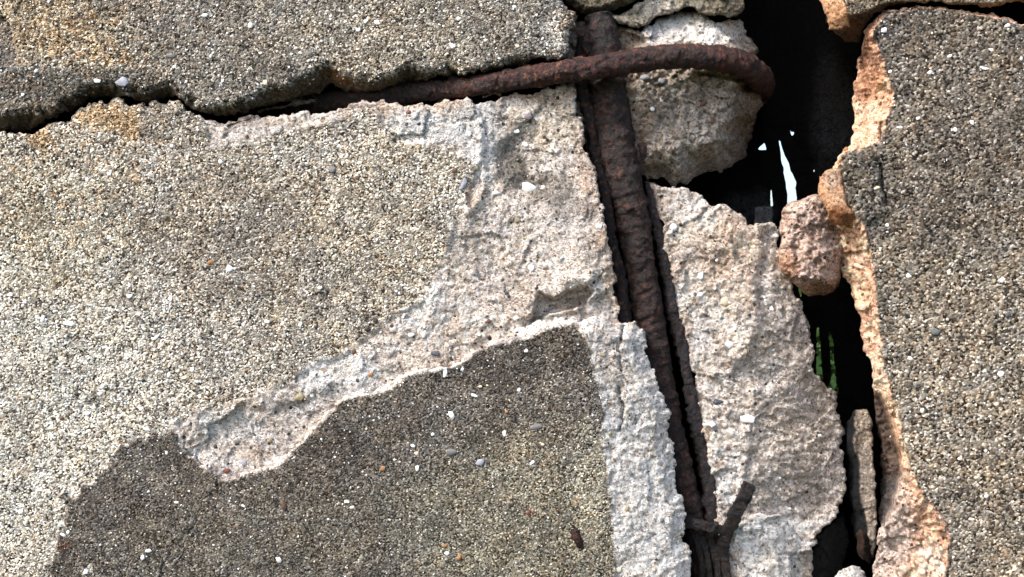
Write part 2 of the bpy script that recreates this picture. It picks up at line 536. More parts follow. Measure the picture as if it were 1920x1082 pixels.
def lerp(a, b, m):
    a = np.asarray(a, float); b = np.asarray(b, float)
    return a * (1 - m)[:, None] + b * m[:, None]

def const(x, c):
    return np.tile(np.asarray(c, float), (len(x), 1))

def rock_relief(x, y, seed, k=1.0):
    """fracture surface: lumps, chiselled facets, crumbs"""
    wx = x + fbm(x, y, 16, 4, seed + 1) * 9; wy = y + fbm(x, y, 16, 4, seed + 2) * 9
    _, _, f1 = cells(wx, wy, 44, seed + 3)
    _, _, f2 = cells(wx, wy, 17, seed + 4)
    _, _, f3 = cells(wx, wy, 8.5, seed + 14)
    c1, v1, _ = cells(x, y, 5.2, seed + 5)
    rid = 1 - np.abs(fbm(x, y, 30, 4, seed + 15))
    _, _, f0 = cells(x + fbm(x, y, 50, 3, seed + 41) * 16, y + fbm(x, y, 50, 3, seed + 42) * 16, 95, seed + 43)
    return k * (fbm(x, y, 110, 4, seed) * 7 + f0 * 9 + f1 * 5.0 + f2 * 4.6 + f3 * 2.8 + rid * 2.5 + fbm(x, y, 6, 3, seed + 6) * 2.2 - (0.5 - c1) * 1.6 + (v1 - .5) * 1.6)

def face_relief(x, y, seed, k=1.0):
    """weathered formed face: nearly flat, proud sand grains"""
    c1, v1, _ = cells(x, y, 4.8, seed + 5)
    c2, v2, _ = cells(x, y, 11, seed + 6)
    pit = (v2 < .10) * np.clip(.45 - c2, 0, 1) * 7
    return k * (fbm(x, y, 160, 3, seed) * 3 + fbm(x, y, 26, 4, seed + 1) * 2.2 - (0.55 - c1) * 1.1 * (v1 > .25) + (v1 - .5) * .9 + pit + fbm(x, y, 3.2, 2, seed + 8) * .7)

FRESH = (.62, .56, .515)
WHITE = (.80, .76, .72)
PINK = (.70, .60, .53)
LIGHT = (.33, .31, .275)
DARK = (.110, .101, .091)
ORANGE = (.82, .50, .345)
EDGE = (.30, .26, .21)

BOT = 7500; TOP = -2600; LEFT = -3600; RIGHT = 5200

# ---------------------------------------------------------------- inner wall (back leaf) with slits open to the daylight behind
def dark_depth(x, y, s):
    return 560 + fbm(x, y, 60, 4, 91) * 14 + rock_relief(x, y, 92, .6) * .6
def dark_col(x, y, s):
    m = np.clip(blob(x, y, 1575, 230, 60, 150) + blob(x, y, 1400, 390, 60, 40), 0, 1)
    return lerp((.006, .006, .0065), (.06, .06, .064), m), const(x, (.1, .3, 0))  # near-black colour stands in for the deep shade of the cavity
slits = [
    [(1460.5, 262), (1463.5, 266), (1466.5, 278), (1472, 293), (1479, 306), (1482, 320), (1489, 333), (1493, 342), (1491, 353), (1494, 371), (1493, 398), (1477, 400), (1476.5, 364), (1474, 353), (1472, 337), (1469, 324), (1469, 313), (1465.5, 304), (1464, 289), (1461, 270)],
    [(1421.5, 279), (1426, 274), (1433, 268), (1435, 272), (1437, 280), (1430, 281.5), (1423, 281)],
    [(1481, 243), (1484, 247), (1489, 248), (1488, 252), (1485, 255.5), (1483, 251)],
    [(1525, 322), (1526, 318), (1527.5, 318), (1526.8, 322)],
    [(1445.5, 350), (1446.6, 357), (1447.5, 366), (1449.6, 384), (1447.5, 388), (1445, 386), (1444.5, 369), (1445, 357)],
    [(1532, 614), (1535.8, 615), (1538, 644), (1540, 675), (1542.5, 712), (1531, 705), (1531, 697), (1531, 653)],
    [(1554, 620), (1557, 626), (1561, 635), (1563, 662), (1566.5, 689), (1567.6, 718), (1573, 727), (1570, 740), (1550, 738), (1553.5, 724), (1558, 712), (1557.5, 680), (1555.5, 653)],
    [(1497.5, 536), (1501, 540), (1503, 545), (1502.5, 556), (1503, 566), (1500, 553), (1497, 543)],
]
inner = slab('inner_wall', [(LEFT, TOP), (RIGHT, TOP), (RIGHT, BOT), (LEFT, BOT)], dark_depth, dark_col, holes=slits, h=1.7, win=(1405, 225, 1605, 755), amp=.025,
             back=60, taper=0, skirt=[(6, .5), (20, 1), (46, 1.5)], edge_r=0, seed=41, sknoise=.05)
tag(inner['obj'], 'inner wall deep in the gap, shade painted near-black, pierced by thin slits of daylight', 'wall')

# ---------------------------------------------------------------- main left block
M_top = [(LEFT, 262), (-60, 250), (0, 249), (40, 249), (67, 248), (84, 239), (100, 228), (133, 223), (143, 207), (167, 190), (187, 187), (207, 190), (233, 188), (253, 197), (277, 200), (300, 193), (320, 187), (333, 188), (347, 200), (363, 212), (383, 223), (417, 231), (440, 228), (477, 218), (500, 219), (533, 214), (583, 216), (600, 213), (620, 208), (637, 203), (670, 193), (710, 190), (747, 192), (800, 195), (843, 190), (880, 185), (913, 190), (930, 193), (937, 185), (953, 180), (993, 177), (1040, 167), (1053, 158), (1073, 160), (1080, 173)]
M_out = M_top + [(1083, 200), (1093, 233), (1097, 267), (1107, 300), (1120, 333), (1123, 360), (1130, 400), (1137, 440), (1147, 480), (1150, 507), (1155, 557), (1160, 603), (1166, 660), (1185, 760), (1205, 900), (1225, 1120), (1240, BOT), (LEFT, BOT)]
spall = [(380, 205), (392, 250), (400, 277), (430, 271), (480, 263), (520, 250), (560, 240), (600, 232), (640, 214), (700, 197), (714, 232), (745, 262), (790, 268), (830, 280), (880, 292), (893, 310), (884, 340), (872, 370), (852, 420), (838, 460), (822, 500), (818, 540), (785, 570), (740, 592), (705, 622), (665, 655), (600, 680), (560, 700), (520, 730), (470, 748), (400, 765), (350, 785), (318, 800), (340, 900), (500, 960), (1300, 900), (1300, 100), (640, 100)]
deep = [(930, 190), (912, 230), (915, 300), (900, 380), (870, 440), (850, 520), (838, 570), (780, 620), (720, 665), (660, 710), (600, 745), (540, 770), (470, 790), (410, 800), (365, 815), (350, 830), (400, 900), (1300, 900), (1300, 100), (940, 100)]
bowl = [(345, 815), (400, 790), (460, 772), (530, 760), (600, 735), (640, 720), (660, 760), (560, 850), (500, 900), (400, 910)]
overh = [(1010, 548), (1040, 560), (1070, 545), (1100, 536), (1112, 548), (1098, 572), (1060, 582), (1030, 588), (1010, 600), (995, 604)]
def M_depth(x, y, s):
    f = soft(x, y, spall, 16, 9, 22, 201)
    g = soft(x, y, deep, 40, 26, 40, 203)
    d = face_relief(x, y, 101) * (1 - f) + (rock_relief(x, y, 111, .48)) * f
    d = d + f * 4 + g * 5
    d = d + 13 * blob(x, y, 985, 300, 62, 85, 7) + 9 * blob(x, y, 1010, 360, 60, 40, 9)
    d = d - 12 * blob(x, y, 1120, 440, 60, 120, 12) * f
    # ledge with a shaded hollow left of the bar
    ov = soft(x, y, overh, 6, 3, 12, 17)
    d = d + ov * 36
    d = d - 9 * line(x, y, [(1050, 520), (1085, 526), (1105, 522)], 13)
    d = d + 14 * soft(x, y, [(985, 600), (1080, 584), (1110, 560), (1140, 545), (1180, 620), (1180, 700), (960, 700)], 8, 3, 12, 19)
    d = d - 5 * line(x + fbm(x, y, 25, 3, 5) * 10, y, [(905, 230), (900, 290), (905, 350), (880, 400)], 7)
    # bowl of the spall at lower left
    d = d + 4 * soft(x, y, bowl, 26, 10, 20, 23)
    d = d + 5 * line(x, y, [(1133, 508), (1118, 530), (1112, 545)], 1.8)
    # faint scarp at far left, softened upper edge
    d = d + 4 * sstep(20, 0, s) * (1 - f)
    return d
def M_col(x, y, s):
    f = soft(x, y, spall, 20, 12, 20, 201)
    base = const(x, LIGHT)
    base = lerp(base, (.46, .45, .405), blob(x, y, 20, 820, 380, 420, 31) * 1.0)
    base = lerp(base, (0.322, 0.296, 0.231), blob(x, y, 40, 420, 260, 200, 33) * .6)
    base = lerp(base, (0.17, 0.152, 0.131), blob(x, y, 440, 450, 240, 150, 35) * .55)
    base = lerp(base, (0.165, 0.146, 0.117), blob(x, y, 300, 240, 120, 60, 37) * .5)
    base = lerp(base, (0.313, 0.296, 0.261), blob(x, y, 560, 640, 130, 100, 39) * .5)
    base = lerp(base, (0.304, 0.274, 0.217), blob(x, y, 700, 430, 160, 150, 38) * .5)
    base = lerp(base, (0.296, 0.209, 0.117), np.clip(blob(x, y, 190, 220, 60, 35, 41) + blob(x, y, 75, 262, 30, 22, 43) + blob(x, y, 245, 235, 20, 40, 45), 0, 1) * .8)
    fr = const(x, FRESH)
    fr = lerp(fr, PINK, blob(x, y, 860, 600, 190, 110, 47) * .8)
    fr = lerp(fr, (.84, .83, .82), np.clip(blob(x, y, 790, 240, 110, 42, 49, .2) + blob(x, y, 900, 260, 40, 120, 51) * .8, 0, 1) * .95)
    fr = lerp(fr, (.74, .745, .75), np.clip(blob(x, y, 640, 700, 110, 50, 53) + blob(x, y, 790, 560, 60, 70, 55) + blob(x, y, 430, 800, 70, 40, 57), 0, 1) * .75)
    fr = lerp(fr, (.14, .133, .12), np.clip(blob(x, y, 968, 305, 48, 62, 59, .55) + blob(x, y, 1030, 355, 60, 34, 61, .6) * .7 + blob(x, y, 1075, 395, 60, 30, 62, .6) * .5, 0, 1) * .85)
    fr = lerp(fr, (.56, .50, .42), blob(x, y, 1040, 230, 80, 70, 63) * .7)
    fr = lerp(fr, (.34, .26, .20), blob(x, y, 470, 225, 90, 14, 64, .3) * .55 + blob(x, y, 885, 360, 14, 50, 66) * .6)
    fr = lerp(fr, (.36, .27, .19), blob(x, y, 1010, 182, 60, 14, 65) * .7 + blob(x, y, 480, 850, 40, 20, 68, .6) * .5)
    fr = lerp(fr, (.30, .27, .23), blob(x, y, 1062, 566, 46, 22, 69, .3) * .6)  # shade of the hollow under the ledge painted in
    fr = lerp(fr, (.58, .62, .62), blob(x, y, 1122, 530, 16, 34, 70, .3) * .7)
    base = lerp(base, fr, f)
    g = 1 - f
    return base, np.stack([g * .96 + .04, .25 + .35 * f, np.clip(.2 + .45 * blob(x, y, 140, 330, 260, 240, 71), 0, 1) * g], 1)

# front slab outline is needed to cut what it hides
F_left = [(321, 807), (300, 806), (284, 809), (254, 820), (236, 836), (217, 845), (187, 871), (181, 907), (151, 917), (136, 936), (127, 954), (124, 984), (107, 998), (104, 1031), (97, 1055), (94, 1090), (90, 1160), (80, BOT)]
F_left = [tuple(q) for q in rough(F_left, .34, 11, seed=92, closed=False)]
F_rim = [(325, 808), (333, 826), (346, 842), (360, 856), (375, 870), (396, 885), (415, 895), (440, 894), (470, 884), (510, 874), (540, 851), (570, 820), (600, 790), (630, 762), (643, 744), (690, 738), (733, 723), (760, 700), (787, 692), (820, 688), (847, 687), (867, 673), (893, 653), (917, 640), (960, 632), (993, 610), (1013, 597), (1027, 603), (1067, 597), (1117, 592), (1133, 597), (1140, 605), (1160, 605), (1187, 603), (1200, 617), (1213, 640), (1215, 667), (1230, 693), (1233, 723), (1246, 755), (1250, 790), (1253, 814), (1265, 831), (1267, 862), (1265, 896), (1270, 926), (1280, 943), (1283, 980), (1292, 1021), (1294, 1090), (1300, 1160), (1310, BOT)]
F_out = F_rim + F_left[::-1]
M_hole = [(190, 1010), (235, 945), (270, 915), (310, 905), (400, 940), (520, 920), (620, 820), (760, 760), (900, 710), (1000, 670), (1120, 650), (1160, 700), (1190, 900), (1200, 1090), (1200, BOT - 60), (180, BOT - 60)]
M = slab('concrete_block', M_out, M_depth, M_col, holes=[M_hole], seed=11, amp=.17, back=480)
tag(M['obj'], 'largest pale sandy concrete block, left of the bar, broken white on its right side', 'concrete block')

# ---------------------------------------------------------------- upper left slab
U_face = [(LEFT, 214), (-60, 208), (0, 207), (33, 213), (67, 214), (110, 207), (133, 187), (150, 173), (173, 163), (207, 160), (233, 170), (260, 173), (287, 170), (313, 158), (337, 180), (367, 200), (400, 207), (423, 198), (467, 188), (500, 172), (533, 167), (573, 147), (600, 130), (627, 127), (643, 140), (670, 150), (703, 153), (733, 143), (760, 127), (780, 127), (807, 140), (837, 137), (860, 131), (913, 130), (953, 118), (990, 111), (1040, 112), (1062, 96), (1066, 60), (1074, 36), (1066, 20), (1050, 0), (1046, -60), (1040, TOP), (LEFT, TOP)]
U_out = [(LEFT, 258), (-60, 247), (0, 246), (27, 247), (60, 243), (80, 233), (97, 222), (110, 213), (133, 209), (143, 200), (160, 188), (187, 181), (207, 182), (233, 180), (253, 189), (277, 196), (300, 189), (318, 181), (334, 184), (347, 193), (367, 207), (385, 213), (410, 218), (430, 214), (450, 210), (480, 202), (520, 193), (567, 187), (600, 177), (633, 163), (640, 166), (670, 173), (710, 170), (740, 163), (773, 153), (813, 147), (853, 137), (870, 143), (907, 137), (933, 133), (960, 123), (987, 127), (993, 117), (1033, 117), (1060, 110), (1068, 100), (1070, 67), (1077, 43), (1083, 33), (1073, 20), (1057, 7), (1053, -60), (1050, TOP), (LEFT, TOP)]
corner = [(-90, 30), (10, 32), (22, 52), (24, 70), (32, 95), (34, 118), (20, 122), (-90, 130)]
def U_depth(x, y, s):
    sf = sdf(x + fbm(x, y, 10, 3, 131) * 3, y + fbm(x, y, 10, 3, 132) * 3, U_face)
    under = np.clip(-sf, 0, 60)
    d = -12 + face_relief(x, y, 121) + 6 * sstep(10, 0, sf) 
    d = d + np.minimum(under * 2.3, 75) + (under > 0) * (rock_relief(x, y, 125, .7) + fbm(x, y, 14, 4, 126) * 4)
    d = d + 7 * soft(x, y, corner, 5, 2, 10, 18) + 3.5 * line(x, y, [(818, 18), (826, 36), (829, 56)], 1.6) + 3 * line(x, y, [(28, 30), (38, 8), (48, -20)], 1.6)
    d = d + 3 * line(x, y, [(110, 40), (113, 60), (108, 110)], 2.2) + 3 * line(x, y, [(190, 55), (215, 62), (235, 58)], 3)
    return d
def U_col(x, y, s):
    sf = sdf(x, y, U_face)
    base = const(x, (.20, .188, .168))
    base = lerp(base, (0.348, 0.283, 0.187), np.clip(blob(x, y, 130, 60, 170, 85, 133) + blob(x, y, 20, 20, 80, 60, 135), 0, 1) * .55)
    base = lerp(base, (.105, .10, .088), blob(x, y, 180, 165, 250, 52, 137) * .85)
    base = lerp(base, (0.144, 0.132, 0.113), np.clip(blob(x, y, 470, 110, 150, 60, 139), 0, 1) * .55)
    base = lerp(base, (.26, .242, .205), blob(x, y, 700, 60, 230, 90, 141) * .65)
    base = lerp(base, (0.174, 0.161, 0.139), blob(x, y, 930, 90, 90, 60, 151) * .4)
    base = lerp(base, (0.435, 0.418, 0.383), blob(x, y, 1045, 70, 40, 70, 143) * .75)
    base = lerp(base, (0.113, 0.104, 0.1), soft(x, y, corner, 8) * .7)
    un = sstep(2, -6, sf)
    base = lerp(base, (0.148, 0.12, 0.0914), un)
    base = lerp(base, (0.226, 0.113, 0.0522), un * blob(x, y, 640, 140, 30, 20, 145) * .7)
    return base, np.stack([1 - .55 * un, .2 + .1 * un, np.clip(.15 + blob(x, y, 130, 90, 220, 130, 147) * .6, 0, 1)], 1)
U_face = rough(U_face, .2, 4.0, seed=77)
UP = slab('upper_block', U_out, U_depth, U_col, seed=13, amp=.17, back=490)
UP['obj'].name = 'concrete_block'
tag(UP['obj'], 'long upper concrete block above the horizontal crack, with a ragged shaded underside', 'concrete block')

# ---------------------------------------------------------------- dark front slab
F_dark = [(330, 812), (346, 845), (372, 872), (404, 892), (416, 900), (440, 899), (476, 888), (515, 879), (545, 856), (576, 824), (606, 794), (640, 752), (690, 745), (735, 730), (765, 706), (800, 698), (850, 692), (872, 680), (898, 660), (930, 648), (970, 640), (1010, 628), (1050, 612), (1085, 612), (1100, 640), (1103, 657), (1110, 693), (1123, 730), (1130, 773), (1132, 790), (1125, 830), (1139, 880), (1142, 937), (1149, 988), (1152, 1055), (1155, 1160), (1160, BOT)] + F_left[::-1]
def F_depth(x, y, s):
    sf = sdf(x + fbm(x, y, 14, 3, 151) * 5, y + fbm(x, y, 14, 3, 152) * 5, F_dark)
    fr = sstep(3, -6, sf)
    fall = np.clip(-sf, 0, 200)
    right = sstep(1000, 1110, x)
    lift = 3 + 9 * sstep(330, 620, x) + 14 * sstep(700, 1100, x)
    d = -lift + face_relief(x, y, 161) * (1 - fr) + rock_relief(x, y, 163, .5) * fr * (.45 + .55 * right)
    d = d + fall * (.85 - .60 * right) + sstep(30, 0, s) * 11 * right
    for c in ([(408, 895), (405, 918), (386, 934), (374, 950), (369, 978), (345, 1008), (322, 1034), (306, 1064), (300, 1090)],):
        d = d + 7 * line(x + fbm(x, y, 12, 3, 4) * 7, y + fbm(x, y, 12, 3, 8) * 4, c, 1.6) * 1.25 * (.3 + .7 * (fbm(x, y, 26, 2, 6) > -.15)) * sstep(893, 912, y)
    d = d + 2 * line(x, y, [(1040, 890), (1085, 862), (1120, 843)], 1.3)
    xw = x + fbm(x, y, 11, 3, 12) * 7
    d = d + 10 * line(xw, y, [(1168, 612), (1167, 630), (1162, 650), (1164, 690)], 2.4) + 13 * line(xw, y, [(1163, 726), (1164, 750), (1169, 776), (1161, 806)], 2.6)
    d = d + 6 * line(x, y, [(1250, 828), (1246, 845)], 2.0)
    return d
def F_col(x, y, s):
    sf = sdf(x + fbm(x, y, 18, 4, 155) * 9, y + fbm(x, y, 18, 4, 156) * 9, F_dark)
    fr = sstep(4, -8, sf)
    base = const(x, DARK)
    base = lerp(base, (.185, .175, .14), np.clip(blob(x, y, 1000, 1000, 330, 230, 157), 0, 1) * .85)
    base = lerp(base, (.125, .117, .10), blob(x, y, 500, 1040, 360, 90, 159) * .6)
    base = lerp(base, (.14, .131, .112), blob(x, y, 700, 960, 300, 60, 160) * .5)
    base = lerp(base, (0.0459, 0.0392, 0.0348), np.clip(blob(x, y, 880, 700, 160, 50, 161) + blob(x, y, 620, 830, 90, 60, 163) + blob(x, y, 290, 830, 50, 30, 165) + blob(x, y, 1050, 650, 60, 50, 166), 0, 1) * .45)
    base = lerp(base, (.30, .285, .23), blob(x, y, 1110, 900, 40, 130, 167) * .6)
    base = lerp(base, (0.0888, 0.0444, 0.0259), blob(x, y, 118, 1025, 14, 14, 168) * .8)
    w = const(x, WHITE)
    w = lerp(w, (.45, .42, .40), np.clip(blob(x, y, 1150, 700, 35, 90, 169) + blob(x, y, 1130, 630, 40, 24, 170), 0, 1) * .6)
    w = lerp(w, (.60, .62, .64), blob(x, y, 1140, 850, 24, 160, 171, .5) * .5)
    w = lerp(w, PINK, sstep(700, 620, x) * .5 + blob(x, y, 900, 650, 120, 40, 173) * .6)
    base = lerp(base, w, fr)
    return base, np.stack([(1 - fr) * .97 + .03, .25 + .3 * fr, .1 + .3 * blob(x, y, 1050, 980, 160, 160, 175)], 1)
F = slab('dark_front', F_out, F_depth, F_col, seed=17, mat=CONC_FINE, amp=.19, back=34, skirt=[(2, .3), (5, .8), (10, 1.5), (20, 2.5), (38, 4)], edge_r=3.0)
F['obj'].name = 'concrete_slab'
tag(F['obj'], 'dark grey stained sandy slab at bottom with white broken right edge, overlapping the rusty bar', 'concrete slab')

# ---------------------------------------------------------------- core right of the bar
C_out = [(1216, 344), (1230, 346), (1247, 350), (1273, 352), (1303, 360), (1317, 366), (1329, 383), (1350, 382), (1369, 391), (1389, 400), (1397, 408), (1400, 422), (1414, 425), (1430, 418), (1454, 419), (1457, 430), (1459, 449), (1466, 474), (1472, 500), (1486, 533), (1490, 555), (1505, 570), (1516, 603), (1521, 637), (1523, 681), (1538, 703), (1568, 733), (1571, 757), (1573, 777), (1581, 801), (1583, 852), (1581, 933), (1568, 970), (1551, 984), (1534, 1000), (1528, 1024), (1510, 1022), (1500, 1021), (1487, 1007), (1466, 990), (1463, 981), (1426, 976), (1400, 984), (1372, 995), (1350, 1008), (1343, 985), (1339, 950), (1334, 905), (1328, 868), (1314, 801), (1302, 733), (1287, 659), (1270, 585), (1256, 511), (1242, 437), (1228, 385)]
def C_depth(x, y, s):
    d = 62 + rock_relief(x, y, 181, .68) + np.clip((x - 1425) * .85 + (y - 660) * .12, 0, 200) * .42
    d = d + 16 * soft(x, y, [(1420, 520), (1425, 600), (1410, 660), (1370, 710), (1400, 740), (1480, 720), (1560, 820), (1700, 900), (1700, 400), (1440, 400)], 22, 8, 30, 21)
    d = d - 10 * blob(x, y, 1340, 430, 60, 60, 25) + 14 * sstep(1480, 1590, x)
    d = d - 8 * line(x, y, [(1330, 700), (1380, 712), (1420, 730)], 8) + 5 * line(x, y, [(1310, 694), (1350, 706), (1400, 722)], 2.4)
    d = d + 16 * blob(x, y, 1500, 940, 100, 60, 26) * .7
    _, _, strat = cells(x * .35 + y * .12, y - x * .25, 11, 29)
    d = d + strat * 3.0 * sstep(560, 760, y)
    d = d - 6 * sstep(24, 0, s) * sstep(960, 985, y)
    d = d + 4 * line(x, y, [(1298, 395), (1312, 372)], 1.5) + 4 * line(x, y, [(1364, 905), (1375, 925)], 1.2)
    return d
def C_col(x, y, s):
    base = const(x, (.68, .605, .545))
    base = lerp(base, (.62, .45, .35), np.clip(blob(x, y, 1380, 470, 90, 90, 193) + blob(x, y, 1450, 560, 60, 80, 195) * .7, 0, 1) * .6)
    base = lerp(base, (.54, .48, .43), soft(x, y, [(1420, 520), (1425, 600), (1410, 660), (1370, 710), (1330, 760), (1400, 1000), (1700, 1000), (1700, 400), (1440, 400)], 40, 15, 30, 22) * .75)  # part turned away from the sun painted darker, on top of the slope
    base = lerp(base, (.72, .705, .685), np.clip(blob(x, y, 1340, 900, 70, 110, 197) + blob(x, y, 1290, 620, 40, 120, 199) * .5, 0, 1) * .75)
    base = lerp(base, (.76, .745, .725), blob(x, y, 1430, 990, 110, 20, 206) * .9)
    base = lerp(base, (.62, .58, .56), blob(x, y, 1255, 370, 50, 30, 198) * .6)
    base = lerp(base, (.38, .30, .24), blob(x, y, 1480, 640, 40, 60, 202) * .4)
    base = lerp(base, (.46, .42, .39), blob(x, y, 1430, 430, 30, 26, 204) * .6)
    return base, const(x, (.10, .55, .1))
C = slab('core', C_out, C_depth, C_col, seed=19, back=400, edge_r=5, amp=.16)
C['obj'].name = 'concrete_core'
tag(C['obj'], 'pinkish rough broken concrete core between the rusty bar and the black gap', 'concrete core')

L_out = [(1349, 1010), (1350, 996), (1372, 982), (1400, 970), (1426, 962), (1470, 968), (1478, 984), (1493, 1002), (1503, 1014), (1526, 1018), (1522, 1055), (1524, 1090), (1530, 1160), (1540, BOT), (1400, BOT), (1362, 1130), (1352, 1060)]
def L_depth(x, y, s):
    return 69 + rock_relief(x, y, 211, .75) + 20 * sstep(1440, 1520, x + (y - 1030) * .3) * .8 + 16 * soft(x, y, [(1480, 1040), (1540, 1030), (1560, 1200), (1470, 1200), (1488, 1075)], 5, 3, 9, 4)
def L_col(x, y, s):
    b_ = const(x, (.76, .74, .72))
    b_ = lerp(b_, (.40, .35, .31), soft(x, y, [(1494, 1030), (1540, 1020), (1560, 1200), (1490, 1200), (1504, 1062)], 8, 4, 9, 4) * .8)
    return b_, const(x, (.06, .45, .05))
Lo = slab('core_low', L_out, L_depth, L_col, seed=23, back=380, edge_r=6)
Lo['obj'].name = 'concrete_fragment'
tag(Lo['obj'], 'white broken concrete fragment at the bottom below a thin crack, right of the wire stub', 'concrete fragment')

# ---------------------------------------------------------------- chunk behind the stirrup
K_out = [(1060, 43), (1157, 44), (1180, 50), (1197, 57), (1207, 49), (1230, 36), (1253, 29), (1280, 21), (1297, 22), (1327, 32), (1367, 35), (1387, 35), (1400, 60), (1413, 80), (1420, 100), (1428, 130), (1430, 160), (1428, 187), (1421, 210), (1413, 235), (1403, 267), (1393, 298), (1373, 313), (1340, 320), (1317, 327), (1287, 347), (1273, 342), (1247, 333), (1223, 337), (1203, 330), (1120, 330), (1070, 200)]
def K_depth(x, y, s):
    d = 56 + rock_relief(x, y, 221, 1.05) + np.clip((x - 1320) * .55 + (y - 245) * .83 + fbm(x, y, 60, 4, 229) * 45, 0, 200) * 1.0 + np.clip(92 - y, 0, 70) * .5
    d = d + 80 * sstep(70, 0, s) * sstep(1290, 1390, x + (y - 200) * .3) + 30 * sstep(30, 0, s) * sstep(220, 320, y)
    d = d + 12 * soft(x, y, [(1150, 60), (1180, 62), (1206, 72), (1214, 90), (1200, 110), (1150, 110)], 6, 3, 9, 5)
    d = d - 9 * line(x, y, [(1300, 135), (1350, 142), (1390, 160)], 12) + 16 * line(x, y, [(1312, 139), (1332, 141), (1352, 146), (1380, 150), (1410, 145)], 3.5)
    d = d + 12 * blob(x, y, 1400, 166, 13, 11, 3, .1)
    return d
def K_col(x, y, s):
    base = const(x, (.42, .375, .33))
    base = lerp(base, (.80, .76, .72), blob(x, y, 1290, 62, 130, 42, 223, .2) * .85)
    base = lerp(base, (.15, .095, .06), np.clip(blob(x, y, 1405, 220, 45, 100, 225) + blob(x, y, 1340, 170, 80, 40, 227) * .5, 0, 1) * .7)
    base = lerp(base, (.22, .18, .135), blob(x, y, 1185, 82, 34, 24, 229, .2) * .8)
    base = lerp(base, (.24, .19, .15), np.clip(blob(x, y, 1235, 190, 40, 40, 231, .6), 0, 1) * .4)
    base = lerp(base, (.40, .375, .35), blob(x, y, 1270, 300, 100, 40, 233) * .6)
    base = lerp(base, (.07, .045, .035), blob(x, y, 1400, 166, 14, 12, 3, .15))
    base = lerp(base, (.10, .07, .05), sstep(10, 0, s) * sstep(1390, 1412, x) * .7)
    return base, const(x, (.12, .6, .2))
K = slab('chunk', K_out, K_depth, K_col, seed=29, amp=.16, back=380, edge_r=8)
K['obj'].name = 'concrete_fragment'
tag(K['obj'], 'rounded grey brown concrete chunk behind the curved end of the rusty stirrup', 'concrete fragment')

W_out = [(1120, 34), (1150, 28), (1175, 20), (1207, 2), (1225, -40), (1300, -300), (1420, -300), (1400, -40), (1397, 8), (1390, 26), (1367, 33), (1330, 29), (1310, 24), (1297, 13), (1285, 13), (1265, 21), (1240, 29), (1220, 42), (1197, 54), (1170, 46), (1157, 42), (1127, 37)]
W = slab('wedge', W_out, lambda x, y, s: 58 + rock_relief(x, y, 241, .8) + 26 * sstep(1350, 1400, x),
         lambda x, y, s: (lerp(lerp((.30, .27, .21), (.20, .175, .13), blob(x, y, 1350, 10, 60, 40, 8) * .8), (.55, .50, .43), blob(x, y, 1230, 15, 50, 25, 243)), const(x, (.2, .4, .4))), seed=31, back=380, edge_r=6)
W['obj'].name = 'concrete_fragment'
tag(W['obj'], 'olive grey wedge of concrete at the top, between two cracks above the rounded chunk', 'concrete fragment')

T_out = [(1058, -300), (1059, -40), (1061, 4), (1077, 17), (1090, 26), (1130, 26), (1150, 20), (1173, 12), (1203, -4), (1218, -40), (1290, -300)]
T = slab('topbit', T_out, lambda x, y, s: 36 + rock_relief(x, y, 251, .7) + 20 * sstep(16, 0, s),
         lambda x, y, s: (lerp((.17, .145, .105), (.10, .085, .065), blob(x, y, 1120, 22, 50, 12)), const(x, (.35, .4, .3))), seed=37, back=380, edge_r=6)
T['obj'].name = 'concrete_fragment'
tag(T['obj'], 'small dark brown piece of concrete at the top edge above the rusty bar end', 'concrete fragment')

# ---------------------------------------------------------------- right block
R_out = [(1666, 17), (1694, 14), (1733, 12), (1774, 13), (1830, 23), (1871, 30), (1899, 37), (1925, 46), (2000, 60), (RIGHT, 200), (RIGHT, BOT), (1560, BOT), (1632, 1160), (1636, 1082), (1642, 1041), (1646, 1000), (1648, 976), (1651, 900), (1651, 859), (1645, 800), (1639, 752), (1634, 724), (1634, 684), (1619, 648), (1616, 602), (1601, 561), (1580, 520), (1575, 500), (1577, 477), (1563, 449), (1560, 420), (1552, 380), (1556, 330), (1563, 311), (1574, 291), (1583, 281), (1594, 273), (1601, 250), (1601, 208), (1598, 183), (1602, 172), (1600, 155), (1608, 139), (1605, 125), (1608, 111), (1616, 94), (1619, 72), (1619, 58), (1630, 45), (1650, 28)]
R_face = [(1672, 22), (1694, 19), (1733, 16), (1774, 17), (1830, 27), (1871, 34), (1925, 50), (2000, 65), (RIGHT, 205), (RIGHT, BOT), (1774, BOT), (1774, 1082), (1783, 1011), (1768, 964), (1733, 935), (1704, 871), (1692, 812), (1675, 742), (1656, 690), (1651, 625), (1642, 538), (1635, 500), (1630, 462), (1627, 441), (1622, 425), (1606, 405), (1588, 380), (1580, 344), (1576, 308), (1582, 290), (1600, 282), (1627, 276), (1650, 266), (1661, 236), (1666, 216), (1677, 189), (1674, 166), (1663, 139), (1658, 105), (1647, 83), (1640, 60), (1652, 38)]
R_shaded_recess = [(1630, 735), (1650, 742), (1668, 780), (1684, 840), (1690, 890), (1672, 950), (1655, 985), (1640, 990), (1636, 850)]
